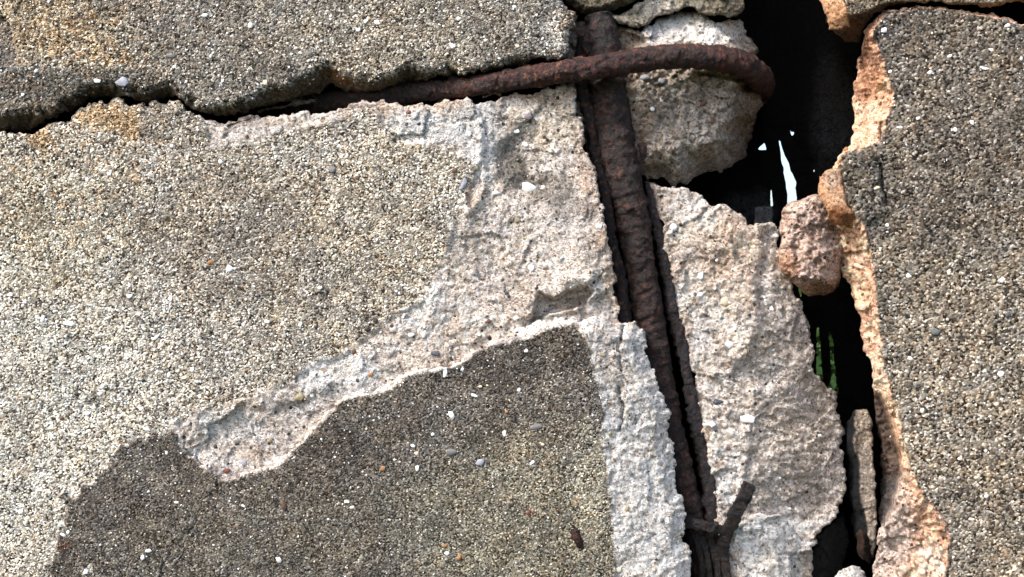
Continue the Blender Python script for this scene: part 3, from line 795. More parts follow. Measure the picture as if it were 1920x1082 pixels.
def R_depth(x, y, s):
    sf = sdf(x + fbm(x, y, 12, 3, 261) * 4, y + fbm(x, y, 12, 3, 262) * 4, R_face)
    fr = sstep(2, -4, sf); fall = np.clip(-sf, 0, 200)
    d = -6 + face_relief(x, y, 263) * (1 - fr) + (rock_relief(x, y, 265, 1.1) + fbm(x, y, 16, 4, 268) * 6) * fr
    slope = 1.5 - .9 * sstep(880, 960, y)
    d = d + fall * slope
    d = d + 85 * soft(x, y, R_shaded_recess, 14, 4, 14, 5)
    d = d + 18 * line(x + fbm(x, y, 12, 3, 270) * 4, y, [(1649, 308), (1654, 340), (1662, 384)], 2.2) + 14 * line(x, y, [(1651, 232), (1652, 262)], 2.0)
    d = d - 7 * soft(x, y, [(1570, 285), (1605, 280), (1648, 290), (1655, 330), (1660, 400), (1625, 420), (1600, 395), (1582, 350)], 14, 5, 15, 6) * (1 - fr)
    return d
def R_col(x, y, s):
    sf = sdf(x + fbm(x, y, 12, 3, 261) * 6, y + fbm(x, y, 12, 3, 262) * 6, R_face)
    fr = sstep(2, -4, sf)
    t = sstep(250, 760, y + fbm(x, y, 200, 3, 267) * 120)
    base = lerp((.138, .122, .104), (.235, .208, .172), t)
    base = lerp(base, (.085, .079, .070), blob(x, y, 1620, 340, 50, 70, 269) * .7)
    o = const(x, ORANGE)
    o = lerp(o, (.40, .18, .09), np.clip(blob(x, y, 1630, 110, 24, 80, 271, .7) + blob(x, y, 1625, 170, 30, 40, 272, .7), 0, 1) * .6)
    o = lerp(o, (.82, .58, .42), np.clip(blob(x, y, 1640, 250, 36, 40, 273) + blob(x, y, 1640, 720, 30, 50, 275), 0, 1) * .8)
    o = lerp(o, (.50, .42, .38), soft(x, y, [(1600, 930), (1700, 880), (1720, 960), (1700, 1100), (1600, 1200)], 40, 12, 20, 9) * .85)
    o = lerp(o, (.70, .62, .54), blob(x, y, 1745, 1060, 30, 60, 277) * .6)
    o = lerp(o, (.030, .031, .033), soft(x, y, R_shaded_recess, 14, 5, 14, 5) * .9)  # shade of the recess put into the colour as near-black
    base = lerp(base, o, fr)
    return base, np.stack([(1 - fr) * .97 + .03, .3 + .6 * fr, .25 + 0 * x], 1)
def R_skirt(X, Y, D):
    return const(X, (.022, .021, .02)), const(X, (.1, .4, 0))  # near-black colour paints in the darkness on the gap's side faces
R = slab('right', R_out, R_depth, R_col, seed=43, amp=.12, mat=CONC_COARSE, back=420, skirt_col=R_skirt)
R['obj'].name = 'concrete_block'
tag(R['obj'], 'tall dark speckled concrete block on the right with an orange broken left edge', 'concrete block')

Q_out = [(1534, -300), (1534, -40), (1535, 0), (1544, 19), (1552, 42), (1553, 57), (1572, 67), (1583, 79), (1611, 80), (1616, 66), (1618, 55), (1627, 42), (1641, 23), (1663, 12), (1691, 8), (1733, 7), (1788, 9), (1816, 9), (1849, 13), (1877, 11), (1899, 4), (1930, 3), (2000, -10), (RIGHT, -60), (RIGHT, TOP), (1540, TOP)]
Q_face = [(1575, -300), (1578, -40), (1583, 0), (1590, 20), (1596, 27), (1615, 24), (1640, 14), (1662, 4), (1690, 1), (1733, 1), (1790, 3), (1849, 6), (1899, -2), (1930, -4), (2000, -18), (RIGHT, -70), (RIGHT, TOP), (1560, TOP)]
def Q_depth(x, y, s):
    sf = sdf(x, y, Q_face); fr = sstep(2, -4, sf); fall = np.clip(-sf, 0, 90)
    return -14 + face_relief(x, y, 281) * (1 - fr) + rock_relief(x, y, 283, .6) * fr + fall * 1.5
def Q_col(x, y, s):
    sf = sdf(x + fbm(x, y, 12, 3, 285) * 6, y, Q_face); fr = sstep(2, -4, sf)
    base = const(x, (.17, .15, .12))
    o = lerp((.70, .40, .24), (.11, .06, .035), soft(x, y, [(1550, 52), (1592, 48), (1588, 28), (1640, 10), (1700, 0), (1700, 100), (1550, 100)], 10, 4, 10, 9))
    base = lerp(base, o, fr)
    return base, np.stack([(1 - fr) * .9 + .1, .3 + .3 * fr, .4 + 0 * x], 1)
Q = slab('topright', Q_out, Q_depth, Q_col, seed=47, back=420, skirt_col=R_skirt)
Q['obj'].name = 'concrete_block'
tag(Q['obj'], 'concrete block in the top right corner with an orange corner hanging over the black gap', 'concrete block')

# ---------------------------------------------------------------- loose stones in the gap
S_out = [(1534, 364), (1512, 370), (1494, 376), (1477, 381), (1468, 391), (1465, 411), (1459, 433), (1463, 458), (1457, 474), (1460, 498), (1479, 526), (1494, 537), (1516, 557), (1542, 554), (1564, 546), (1577, 522), (1583, 481), (1582, 440), (1576, 400), (1556, 376)]
def S_depth(x, y, s):
    dome = 46 * (1 - np.sqrt(np.clip(1 - np.clip(1 - s / 50, 0, 1) ** 2, 0, 1)))
    c1, v1, _ = cells(x, y, 13, 295)
    return 34 + dome + rock_relief(x, y, 291, 1.5) + (v1 < .25) * np.clip(.5 - c1, 0, 1) * 12 + 16 * sstep(520, 550, y) + 10 * sstep(1540, 1575, x)
def S_col(x, y, s):
    base = lerp((.50, .37, .31), (.36, .20, .12), np.clip(blob(x, y, 1475, 505, 30, 40, 297) + blob(x, y, 1540, 540, 50, 20, 298), 0, 1) * .8)
    base = lerp(base, (.62, .51, .46), blob(x, y, 1500, 395, 30, 20, 299) * .7)
    return base, const(x, (.05, .8, .2))
S = slab('stone', S_out, S_depth, S_col, seed=57, amp=.07, back=70, edge_r=8, skirt=[(5, 2), (14, 6), (26, 12), (40, 20)])
S['obj'].name = 'wedged_stone'
tag(S['obj'], 'lumpy pink brown pitted stone wedged in the middle of the black gap', 'stone')

B_out = [(1541, 330), (1534, 350), (1533, 360), (1537, 374), (1549, 393), (1555, 411), (1566, 422), (1591, 427), (1616, 434), (1624, 433), (1621, 422), (1605, 405), (1590, 388), (1585, 366), (1581, 339), (1577, 318), (1566, 314), (1549, 319)]
def B_depth(x, y, s):
    side = sdf(x, y, [(1560, 312), (1580, 318), (1584, 345), (1590, 366), (1600, 400), (1575, 402), (1560, 392), (1552, 360), (1550, 330)])
    return -18 + np.clip(-side, 0, 40) * 1.3 + fbm(x, y, 18, 3, 301) * 3 + fbm(x, y, 5, 2, 303) * .8
def B_col(x, y, s):
    base = lerp((.56, .33, .20), (.36, .165, .075), soft(x, y, [(1550, 395), (1580, 385), (1610, 405), (1640, 440), (1560, 440)], 12, 6, 10, 4))
    base = lerp(base, (.56, .43, .34), blob(x, y, 1560, 335, 18, 20, 305) * .7)
    return base, const(x, (0, .1, .2))
B = slab('flake', B_out, B_depth, B_col, seed=59, back=36, edge_r=5, skirt=[(4, 1.5), (12, 4), (24, 8)])
B['obj'].name = 'stone_flake'
tag(B['obj'], 'smooth orange brown flint flake stuck to the left edge of the right block', 'stone')

D_out = [(1599, 771), (1612, 768), (1625, 767), (1633, 783), (1636, 815), (1637, 847), (1642, 888), (1643, 940), (1644, 976), (1642, 1022), (1638, 1046), (1630, 1046), (1618, 1030), (1608, 1015), (1600, 1000), (1594, 975), (1596, 946), (1590, 900), (1590, 859), (1588, 820), (1590, 789)]
D_lit_face = [(1606, 769), (1625, 767), (1645, 783), (1650, 1060), (1632, 1050), (1626, 980), (1614, 930), (1612, 870), (1602, 830)]
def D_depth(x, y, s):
    sf = sdf(x + fbm(x, y, 12, 3, 311) * 4, y, D_lit_face)
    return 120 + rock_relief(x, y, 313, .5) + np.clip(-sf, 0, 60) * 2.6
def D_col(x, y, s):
    m = soft(x, y, D_lit_face, 6, 4, 12, 311)
    return lerp((.006, .007, .009), (.30, .26, .22), m), np.stack([.3 + 0 * x, .5 + 0 * x, 0 * x], 1)  # shaded left side painted near-black, lit face keeps the pale colour
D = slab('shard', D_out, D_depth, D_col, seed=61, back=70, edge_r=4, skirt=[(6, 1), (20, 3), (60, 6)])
D['obj'].name = 'concrete_shard'
tag(D['obj'], 'narrow upright concrete shard standing in the lower part of the black gap', 'concrete shard')

E_out = [(1530, 1003), (1552, 988), (1568, 974), (1580, 960), (1586, 990), (1592, 1020), (1580, 1060), (1572, 1092), (1572, 1400), (1515, 1400), (1520, 1092), (1520, 1040)]
E = slab('darkrock', E_out, lambda x, y, s: 150 + rock_relief(x, y, 321, 1.0) + 60 * sstep(1540, 1590, x),
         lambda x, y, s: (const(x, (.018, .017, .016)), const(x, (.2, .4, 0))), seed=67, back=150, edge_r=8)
E['obj'].name = 'dark_rock'
tag(E['obj'], 'dark shadowed lump of rubble at the bottom of the gap, beside the white fragment', 'rubble')

G_out = [(1566, 1078), (1580, 1066), (1596, 1060), (1612, 1062), (1622, 1074), (1628, 1092), (1620, 1140), (1560, 1140)]
G = slab('pale', G_out, lambda x, y, s: 90 + rock_relief(x, y, 331, .8) + 20 * sstep(20, 0, s),
         lambda x, y, s: (const(x, (.62, .60, .57)), const(x, (.1, .4, 0))), seed=71, back=60, edge_r=9)
G['obj'].name = 'rubble_stone'
tag(G['obj'], 'small pale rubble stone at the bottom edge of the gap', 'rubble')

H_out = [(1604, 1000), (1614, 992), (1624, 996), (1632, 1018), (1636, 1046), (1630, 1060), (1618, 1050), (1606, 1030)]
Hh = slab('brownpeb', H_out, lambda x, y, s: 96 + rock_relief(x, y, 341, .5) + 22 * sstep(16, 0, s),
          lambda x, y, s: (lerp((.030, .017, .011), (.3, .14, .06), blob(x, y, 1600, 1020, 8, 8, 2)), const(x, (.1, .3, .5))), seed=73, back=30, edge_r=6, skirt=[(5, 2), (14, 4), (26, 7)])
Hh['obj'].name = 'brown_pebble'
tag(Hh['obj'], 'dark brown pebble at the foot of the narrow upright shard', 'pebble')

I_out = [(1416, 388), (1428, 386), (1446, 387), (1451, 402), (1454, 440), (1414, 440)]
I = slab('greyblock', I_out, lambda x, y, s: 330 + rock_relief(x, y, 351, .4),
         lambda x, y, s: (const(x, (.15, .16, .175)), const(x, (.1, .3, 0))), seed=79, back=60, edge_r=5, amp=.05)
I['obj'].name = 'grey_rubble'
tag(I['obj'], 'faint dark grey block deep in the gap behind the broken core', 'rubble')

# thin splinters lying in the horizontal crack
def splinter(pts, w, dep, col, label, seed):
    P = np.array(pts, float)
    up = [(a, b - w * t) for (a, b), t in zip(pts, np.linspace(.4, 1, len(pts)))]
    dn = [(a, b + w * t) for (a, b), t in zip(pts, np.linspace(1, .4, len(pts)))][::-1]
    o = slab('splinter', up + dn, lambda x, y, s: dep + fbm(x, y, 8, 3, seed) * 3 + 4 * sstep(5, 0, s),
             lambda x, y, s: (const(x, col), const(x, (.2, .3, .3))), seed=seed, back=10, h=1.8, edge_r=3, skirt=[(3, .5), (9, 1.0)])
    o['obj'].name = 'concrete_splinter'
    tag(o['obj'], label, 'splinter')
splinter([(424, 236), (440, 231), (458, 226), (478, 219)], 3.2, 2, (.20, .15, .11), 'thin pale splinter on the lower lip of the crack, where the gap is widest', 401)
splinter([(482, 208), (500, 204), (520, 202), (545, 196), (575, 193), (592, 190)], 4.0, 40, (.08, .062, .045), 'thin brown splinter inside the crack just left of the stirrup end', 403)
splinter([(905, 181), (918, 176), (930, 174), (940, 179)], 4.5, 6, (.17, .13, .09), 'small brown splinter lodged under the stirrup, left of the bar', 405)

# ------------------------------------------------------------------ rusty iron
def sweep(name, pts, wid, thk, seed, mat, parent, base_fn, nring=28, step=2.5, ribs=0.0, rib_sp=34, noise=1.2, ragged=0.0, origin=None, cap=True, box=2.0, scaly=1.3):
    """tube through pts (px, py, depth); wid/thk = half sizes across and towards the camera at each point"""
    P = np.array(pts, float)
    seg = np.hypot(np.diff(P[:, 0]), np.diff(P[:, 1])) + np.abs(np.diff(P[:, 2]))
    t = np.concatenate([[0], np.cumsum(seg)])
    n = int(t[-1] / step) + 1
    tt = np.linspace(0, t[-1], n)
    def ip(v):
        v = np.asarray(v, float)
        r = np.interp(tt, t, v)
        k = max(3, int(22 / step)) | 1
        pad = np.concatenate([np.full(k, r[0]) - (np.arange(k, 0, -1)) * (r[1] - r[0]), r, np.full(k, r[-1]) + np.arange(1, k + 1) * (r[-1] - r[-2])])
        return np.convolve(pad, np.hanning(k + 2)[1:-1] / np.hanning(k + 2).sum(), 'same')[k:-k]
    px, py, pz = ip(P[:, 0]), ip(P[:, 1]), ip(P[:, 2])
    wd = ip(wid); th = ip(thk)
    T = np.stack([np.gradient(px), np.gradient(py), np.gradient(pz)], 1); T /= np.linalg.norm(T, axis=1)[:, None]
    Z = np.array([0, 0, 1.0])
    Nn = np.cross(T, Z); nn = np.linalg.norm(Nn, axis=1)
    for i in range(n):
        if nn[i] < .35 and i: Nn[i] = Nn[i - 1]
    Nn /= np.linalg.norm(Nn, axis=1)[:, None]
    Bn = np.cross(Nn, T)
    a = np.linspace(0, 2 * np.pi, nring, endpoint=False)
    A, I_ = np.meshgrid(a, np.arange(n))
    S_ = tt[I_]
    ca, sa = np.cos(A), np.sin(A)
    ex = 2.0 / box
    cc = np.sign(ca) * np.abs(ca) ** ex; ss = np.sign(sa) * np.abs(sa) ** ex
    q = 9.0
    nz = fbm((ca * 3 + S_ / q), (sa * 3 + S_ / q * .3), 1.0, 4, seed) * noise + fbm(ca * 1.2 + S_ / 40, sa * 1.2 - S_ / 55, 1.0, 3, seed + 9) * noise * 1.6
    if ribs:
        ph = (S_ + 3 * np.cos(A) + 5 * fbm(S_ * 0 + A * 2, S_ / 60, 1.0, 2, seed)) / rib_sp
        nz += ribs * np.exp(-((ph - np.round(ph)) * rib_sp / 5.5) ** 2) * (.5 + .5 * np.abs(np.sin(A)))
    if ragged:
        nz += ragged * np.abs(ca) ** 4 * fbm(S_ / 7 + np.sign(ca) * 9, S_ * 0, 1.0, 4, seed + 21)
    _, v_, f_ = cells(S_ + fbm(S_, A * 20, 12, 3, seed + 31) * 8, A * wd[I_] * .9 + 500, 15, seed + 33)
    nz += f_ * scaly + (v_ > .82) * scaly * .7
    R1 = wd[I_] * cc + nz * ca; R2 = th[I_] * ss + nz * sa
    X = px[I_] + R1 * Nn[I_, 0] + R2 * Bn[I_, 0]
    Y = py[I_] + R1 * Nn[I_, 1] + R2 * Bn[I_, 1]
    D_ = pz[I_] + R1 * Nn[I_, 2] + R2 * Bn[I_, 2]
    x, y, d = X.ravel(), Y.ravel(), D_.ravel()
    # solid metal: true depth offsets, centre line placed by perspective
    k = (DIST + pz[I_]).ravel() / DIST
    co = np.stack([(x - CX) * k * U, d * U, (CY - y) * k * U], -1)
    base, par = base_fn(x, y, S_.ravel() / t[-1])
    i0 = (np.arange(n - 1)[:, None] * nring + np.arange(nring)[None]).ravel()
    i1 = (np.arange(n - 1)[:, None] * nring + (np.arange(nring)[None] + 1) % nring).ravel()
    quads = np.stack([i0, i1, i1 + nring, i0 + nring], 1)
    tr = []
    if cap:
        c0 = len(co); c1 = c0 + 1
        e0 = co[:nring].mean(0); e1 = co[-nring:].mean(0)
        co = np.concatenate([co, [e0, e1]]); base = np.concatenate([base, base[:1], base[-1:]]); par = np.concatenate([par, par[:1], par[-1:]])
        r = np.arange(nring); r2 = (r + 1) % nring
        tr = [np.stack([np.full(nring, c0), r2, r], 1), np.stack([np.full(nring, c1), (n - 1) * nring + r, (n - 1) * nring + r2], 1)]
        tr = [np.concatenate(tr)]
    return make_obj(name, co, [quads] + tr, mat, parent, base, par, origin)

def root(name, px, py, d, label, cat, group=None):
    o = bpy.data.objects.new(name, None)
    o.empty_display_size = .01
    COL.objects.link(o)
    o.location = unproject(np.array([px]), np.array([py]), np.array([d]))[0]
    return tag(o, label, cat, group)

bar = root('reinforcing_bar', 1320, 1090, 70, 'thick dark rusty reinforcing bar running down the wall, split into scaly layers', 'reinforcing bar')
bar_pts = [(1124, 30, 56), (1128, 60, 54), (1137, 150, 52), (1152, 250, 52), (1171, 350, 54), (1184, 400, 56), (1202, 511, 60), (1218, 603, 64), (1233, 696, 68), (1252, 799, 72), (1268, 851, 74), (1285, 919, 76), (1304, 985, 80), (1322, 1082, 84), (1336, 1160, 90), (1400, 1500, 100)]
bar_w = [25, 30, 33, 34, 33, 31, 28, 28, 27, 26, 25, 23, 20, 19, 19, 19]
def bar_col(x, y, t):
    base = lerp((.030, .018, .016), (.034, .017, .014), sstep(150, 700, y))
    base = lerp(base, (.022, .018, .019), blob(x, y, 1125, 60, 40, 40, 3) * .9)
    base = lerp(base, (.07, .055, .048), blob(x, y, 1150, 190, 30, 60, 4) * .35)
    base = lerp(base, (.06, .030, .020), blob(x, y, 1290, 900, 22, 80, 4) * .7)
    return base, np.stack([.22 + 0 * x, .45 + 0 * x, 0 * x], 1)
sweep('bar', bar_pts, bar_w, [w * .95 for w in bar_w], 501, RUST, bar, bar_col, nring=72, step=2.0, ribs=2.4, noise=1.3, scaly=2.0)
def flake_col(c, o=.3, dst=.15):
    return lambda x, y, t: (const(x, c), const(x, (o, dst, 0)))
sweep('rust_flake', [(1092, 70, 60), (1088, 110, 60), (1092, 164, 58), (1107, 234, 54), (1118, 290, 54), (1137, 375, 52), (1145, 445, 54), (1161, 511, 58), (1172, 603, 60), (1182, 680, 70)],
      [8, 11, 11, 11, 11, 10, 9, 10, 13, 10], [16] * 10, 503, RUST, bar, flake_col((.022, .011, .011), .45), ragged=7, noise=2.2, box=3.2)
sweep('rust_flake', [(1211, 340, 66), (1220, 380, 70), (1234, 437, 72), (1247, 511, 74), (1262, 585, 74), (1279, 659, 76), (1294, 733, 76), (1306, 801, 76), (1321, 868, 76), (1328, 919, 76), (1334, 975, 78), (1340, 1040, 84)],
      [4, 8, 9, 10, 10, 11, 11, 12, 13, 13, 11, 9], [15] * 12, 505, RUST, bar, flake_col((.024, .019, .023), .08, .4), ragged=8, noise=2.2, box=3.2)
sweep('rust_flake', [(1102, 50, 40), (1100, 80, 36), (1104, 105, 42)], [5, 7, 4], [4, 5, 4], 507, RUST, bar, flake_col((.04, .028, .027)), ragged=4, noise=1.5)
sweep('rust_flake', [(1198, 270, 44), (1206, 278, 46), (1203, 300, 50)], [3, 8, 3], [4, 6, 4], 509, RUST, bar, flake_col((.04, .028, .027)), ragged=3, noise=1.2)
for k, (a, b, c, w) in enumerate([((1302, 1000), (1312, 1040), (1318, 1100), 6), ((1315, 1005), (1326, 1050), (1334, 1100), 7), ((1330, 1000), (1340, 1040), (1352, 1100), 7), ((1352, 1010), (1356, 1045), (1366, 1100), 9)]):
    sweep('rust_splinter', [(*a, 62 + 3 * k), (*b, 60 + 2 * k), (*c, 62)], [w, w * 1.1, w * .8], [8, 9, 8], 511 + k, RUST, bar,
          flake_col((.009, .007, .007) if k < 3 else (.03, .022, .02), .1, .15), ragged=3, noise=1.6, box=3.0)

stirrup = root('stirrup', 1440, 190, 60, 'curved reddish rusty stirrup rod crossing over the bar and bending into the gap', 'steel rod')
st_pts = [(540, 202, 110), (600, 193, 92), (660, 186, 74), (720, 179, 58), (780, 173, 42), (850, 166, 26), (900, 160, 14), (960, 150, 6), (1000, 143, 0), (1060, 134, -8), (1120, 127, -12), (1180, 116, -8), (1240, 107, 0), (1300, 105, 10), (1350, 109, 24), (1390, 120, 40), (1414, 134, 64), (1427, 148, 100), (1430, 158, 150), (1428, 166, 230), (1424, 172, 330)]
st_w = [17, 18, 18, 19, 19, 19, 19, 19.5, 20.5, 21.5, 22, 22.5, 23, 22.5, 23, 23, 23, 23, 22, 21, 20]
def st_col(x, y, t):
    base = const(x, (.058, .019, .015))
    base = lerp(base, (.017, .012, .011), sstep(920, 760, x))  # left part darkened to paint in the shade inside the crack
    base = lerp(base, (.060, .038, .032), blob(x, y, 1260, 105, 90, 40, 6) * .5)
    base = lerp(base, (.075, .035, .018), blob(x, y, 1420, 130, 40, 40, 7) * .5)
    o = np.clip(.25 + blob(x, y, 1020, 140, 60, 40, 8) * 1.0 + blob(x, y, 860, 165, 90, 30, 9) * .2 + blob(x, y, 1240, 90, 100, 16, 9) * .4, 0, 1)
    return base, np.stack([o, .15 + .75 * blob(x, y, 880, 165, 130, 40, 10), 0 * x], 1)
sweep('rod', st_pts, st_w, st_w, 521, RUST, stirrup, st_col, nring=56, step=2.0, ribs=.5, rib_sp=40, noise=1.0, scaly=1.9)

tie = root('tie_wire', 1365, 995, 50, 'flat black rusty tie strap at the foot of the bar, with one end sticking up', 'tie wire')
sweep('strap', [(1262, 974, 52), (1290, 979, 40), (1320, 986, 36), (1350, 993, 44), (1372, 996, 52)], [11, 11, 10, 9, 7], [6, 6, 6, 5, 5], 531, RUST, tie,
      flake_col((.014, .011, .011), .05, .2), nring=32, step=1.6, ragged=3, noise=1.0, box=4.0)
sweep('strap_end', [(1407, 908, 14), (1396, 930, 18), (1380, 962, 28), (1366, 992, 44), (1352, 1030, 58), (1346, 1060, 66)], [11.5, 12, 12.5, 12, 10, 8], [6, 6, 6, 6, 5, 5], 533, RUST, tie,
      flake_col((.011, .009, .011), .05, .12), nring=32, step=1.6, ragged=2, noise=.8, box=5.0)
chip = sweep('rust_chip', [(1074, 988, -22), (1078, 1000, -27), (1084, 1014, -27), (1089, 1028, -21)], [8, 8, 9, 7], [6, 7, 7, 6], 541, RUST, None,
      flake_col((.048, .017, .013), .1, .05), nring=20, step=1.6, noise=1.6, box=2.6)
tag(chip, 'small red brown rust chip stuck on the dark slab near the bottom', 'rust chip')

# ------------------------------------------------------------------ embedded stones (parts) and small chips (stuff)
def stone_mesh(px, py, d, rx, ry, ang, seed, n=6, flat=.32):
    r = random.Random(seed)
    ca, sa = math.cos(ang), math.sin(ang)
    A = sorted(r.uniform(0, 2 * math.pi / n * .7) + 2 * math.pi * i / n for i in range(n))
    rad = [r.uniform(.70, 1.22) for _ in A]
    V = []; m = min(rx, ry)
    for dz, sc_ in ((m * .6, 1.0), (-m * flat * .5, .97), (-m * flat * 1.0, .72)):
        for a, q in zip(A, rad):
            u, v = math.cos(a) * rx * q * sc_, math.sin(a) * ry * q * sc_
            V.append((px + u * ca - v * sa, py + u * sa + v * ca, d + dz + r.uniform(-.12, .12) * m))
    V.append((px + r.uniform(-.2, .2) * rx, py + r.uniform(-.2, .2) * ry, d - m * flat * 1.05))
    F_ = []
    for k in (0, 1):
        for i in range(n):
            j = (i + 1) % n
            F_.append((k * n + i, k * n + j, (k + 1) * n + j)); F_.append((k * n + i, (k + 1) * n + j, (k + 1) * n + i))
    for i in range(n):
        F_.append((2 * n + i, 2 * n + (i + 1) % n, 3 * n))
    return V, F_

def chips(block, lst):
    o = block['obj']
    for i, (px, py, rx, ry, ang, kind) in enumerate(lst):
        d = float(block['dep'](px, py)[0])
        V, F_ = stone_mesh(px, py, d, rx, ry, math.radians(ang), int(px * 7 + py))
        V = np.array(V)
        co = unproject(V[:, 0], V[:, 1], V[:, 2])
        F_ = np.array(F_)[:, ::-1]
        c = make_obj('stone_chip', co, [F_], STONE[kind], o, origin=co.mean(0), smooth=False)

def small_chips(block, count, seed, region, kinds=(('white', .75), ('cream', .15), ('brown', .1)), rmin=1.4, rmax=3.6):
    r = np.random.default_rng(seed)
    x0, y0, x1, y1 = region
    x = r.uniform(x0, x1, count * 3); y = r.uniform(y0, y1, count * 3)
    ok = block['sd'](x, y) > 6
    x = x[ok][:count]; y = y[ok][:count]
    d = block['dep'](x, y)
    names = [k for k, _ in kinds]; w = np.array([w for _, w in kinds]); w = w / w.sum()
    pick = r.choice(len(names), len(x), p=w)
    for ki, nm in enumerate(names):
        Vs, Fs, off = [], [], 0
        for i in np.nonzero(pick == ki)[0]:
            rx = rmin + (rmax - rmin) * r.random() ** 2.2; ry = rx * r.uniform(.5, 1.0)
            V, F_ = stone_mesh(x[i], y[i], d[i], rx, ry, r.uniform(0, 3.14), int(i + seed * 1000), n=5, flat=.5)
            Vs += V; Fs += [tuple(q + off for q in f) for f in F_]; off += len(V)
        if not Vs: continue
        V = np.array(Vs); co = unproject(V[:, 0], V[:, 1], V[:, 2])
        c = make_obj('small_%s_chips' % nm if nm != 'white' else 'small_quartz_chips', co, [np.array(Fs)[:, ::-1]], STONE[nm], block['obj'], smooth=False)
        c['kind'] = 'stuff'

chips(UP, [(469, 48, 7, 5, -40, 'white'), (385, 29, 6, 5, 20, 'white'), (230, 153, 14, 9, -10, 'blue'), (182, 152, 8, 5, 0, 'white'), (68, 133, 5, 5, 0, 'white'), (43, 177, 5, 3, -40, 'white'),
           (417, 152, 4, 4, 0, 'white'), (497, 155, 5, 5, 30, 'cream'), (563, 99, 5, 3, 0, 'white'), (707, 42, 7, 6, 20, 'white'), (848, 86, 7, 6, 20, 'white'), (965, 13, 5, 4, 0, 'white'), (970, 86, 5, 4, 0, 'cream'),
           (672, 57, 5, 4, 30, 'white'), (860, 35, 5, 4, 0, 'white'), (687, 40, 5, 3, -50, 'white'), (321, 105, 14, 5, 5, 'grey'), (488, 99, 4, 3, 0, 'white'), (327, 125, 4, 4, 0, 'white'), (620, 30, 4, 3, 0, 'white')])
chips(M, [(413, 303, 5, 6, 0, 'white'), (322, 273, 5, 4, 0, 'white'), (163, 337, 4, 6, 0, 'white'), (205, 327, 5, 5, 30, 'white'), (204, 446, 7, 6, 0, 'white'), (431, 504, 7, 8, 0, 'white'), (130, 607, 13, 7, 5, 'white'),
          (242, 555, 8, 5, -20, 'white'), (320, 561, 5, 6, 0, 'white'), (293, 633, 10, 3, -35, 'white'), (317, 702, 4, 7, 20, 'white'), (360, 693, 5, 6, 0, 'white'), (500, 603, 6, 4, 20, 'white'), (20, 553, 7, 5, 0, 'white'),
          (563, 610, 4, 6, 25, 'white'), (187, 738, 7, 4, 0, 'white'), (448, 489, 5, 3, 0, 'white'), (80, 597, 5, 8, 0, 'white'), (243, 535, 4, 5, 0, 'white'), (268, 713, 5, 4, 0, 'black'), (593, 613, 4, 5, 0, 'black'),
          (430, 530, 4, 4, 0, 'brown'), (395, 492, 7, 5, 0, 'orange'), (991, 352, 16, 13, 15, 'white'), (967, 247, 7, 5, 0, 'white'), (984, 271, 6, 6, 0, 'white'), (929, 361, 11, 6, 10, 'white'), (870, 344, 5, 15, 25, 'blue'),
          (870, 237, 5, 8, -10, 'grey'), (766, 210, 6, 5, 0, 'red'), (991, 219, 10, 7, 10, 'purple'), (980, 260, 5, 6, 0, 'slate'), (970, 412, 6, 6, 0, 'tan'), (852, 319, 5, 5, 0, 'brown'), (893, 314, 5, 6, 0, 'tan'), (1123, 425, 6, 6, 0, 'white'),
          (1026, 262, 4, 4, 0, 'black'), (1017, 352, 6, 5, 0, 'white'), (997, 503, 8, 7, 0, 'white'), (967, 473, 6, 4, 0, 'blue'), (817, 663, 9, 7, 10, 'slate'), (770, 628, 8, 5, 10, 'white'), (795, 628, 4, 9, 10, 'white'), (705, 601, 5, 6, 0, 'black'),
          (689, 616, 6, 6, 0, 'black'), (897, 627, 7, 4, 0, 'white'), (967, 597, 7, 4, 0, 'white'), (847, 673, 4, 7, -40, 'black'), (850, 590, 5, 4, 0, 'tan'), (664, 659, 5, 5, 0, 'brown'), (695, 702, 6, 5, 0, 'orange'), (707, 707, 4, 4, 0, 'grey'),
          (562, 745, 11, 9, -30, 'tan'), (585, 740, 4, 8, 0, 'white'), (164, 775, 8, 4, 0, 'white'), (457, 867, 7, 7, 0, 'blue'), (443, 832, 6, 5, 40, 'black'), (507, 824, 5, 8, 0, 'tan'), (274, 804, 9, 4, 20, 'white'), (404, 838, 4, 5, 0, 'black'),
          (515, 773, 6, 3, -30, 'black'), (425, 883, 8, 5, 0, 'red'), (710, 655, 4, 8, 0, 'white'), (728, 725, 4, 7, 0, 'white'), (949, 549, 5, 4, 0, 'slate'), (1006, 540, 4, 4, 0, 'black'), (915, 603, 6, 5, 0, 'brown'), (62, 745, 5, 4, 0, 'cream'), (40, 960, 6, 5, 0, 'white'),
          (143, 739, 4, 4, 0, 'black'), (115, 783, 5, 6, 0, 'brown'), (100, 785, 5, 3, 30, 'black'), (70, 800, 5, 4, 0, 'cream'), (600, 540, 5, 4, 0, 'white'), (625, 318, 9, 6, 0, 'grey'), (670, 333, 5, 4, 0, 'brown'), (737, 262, 4, 4, 0, 'black')])
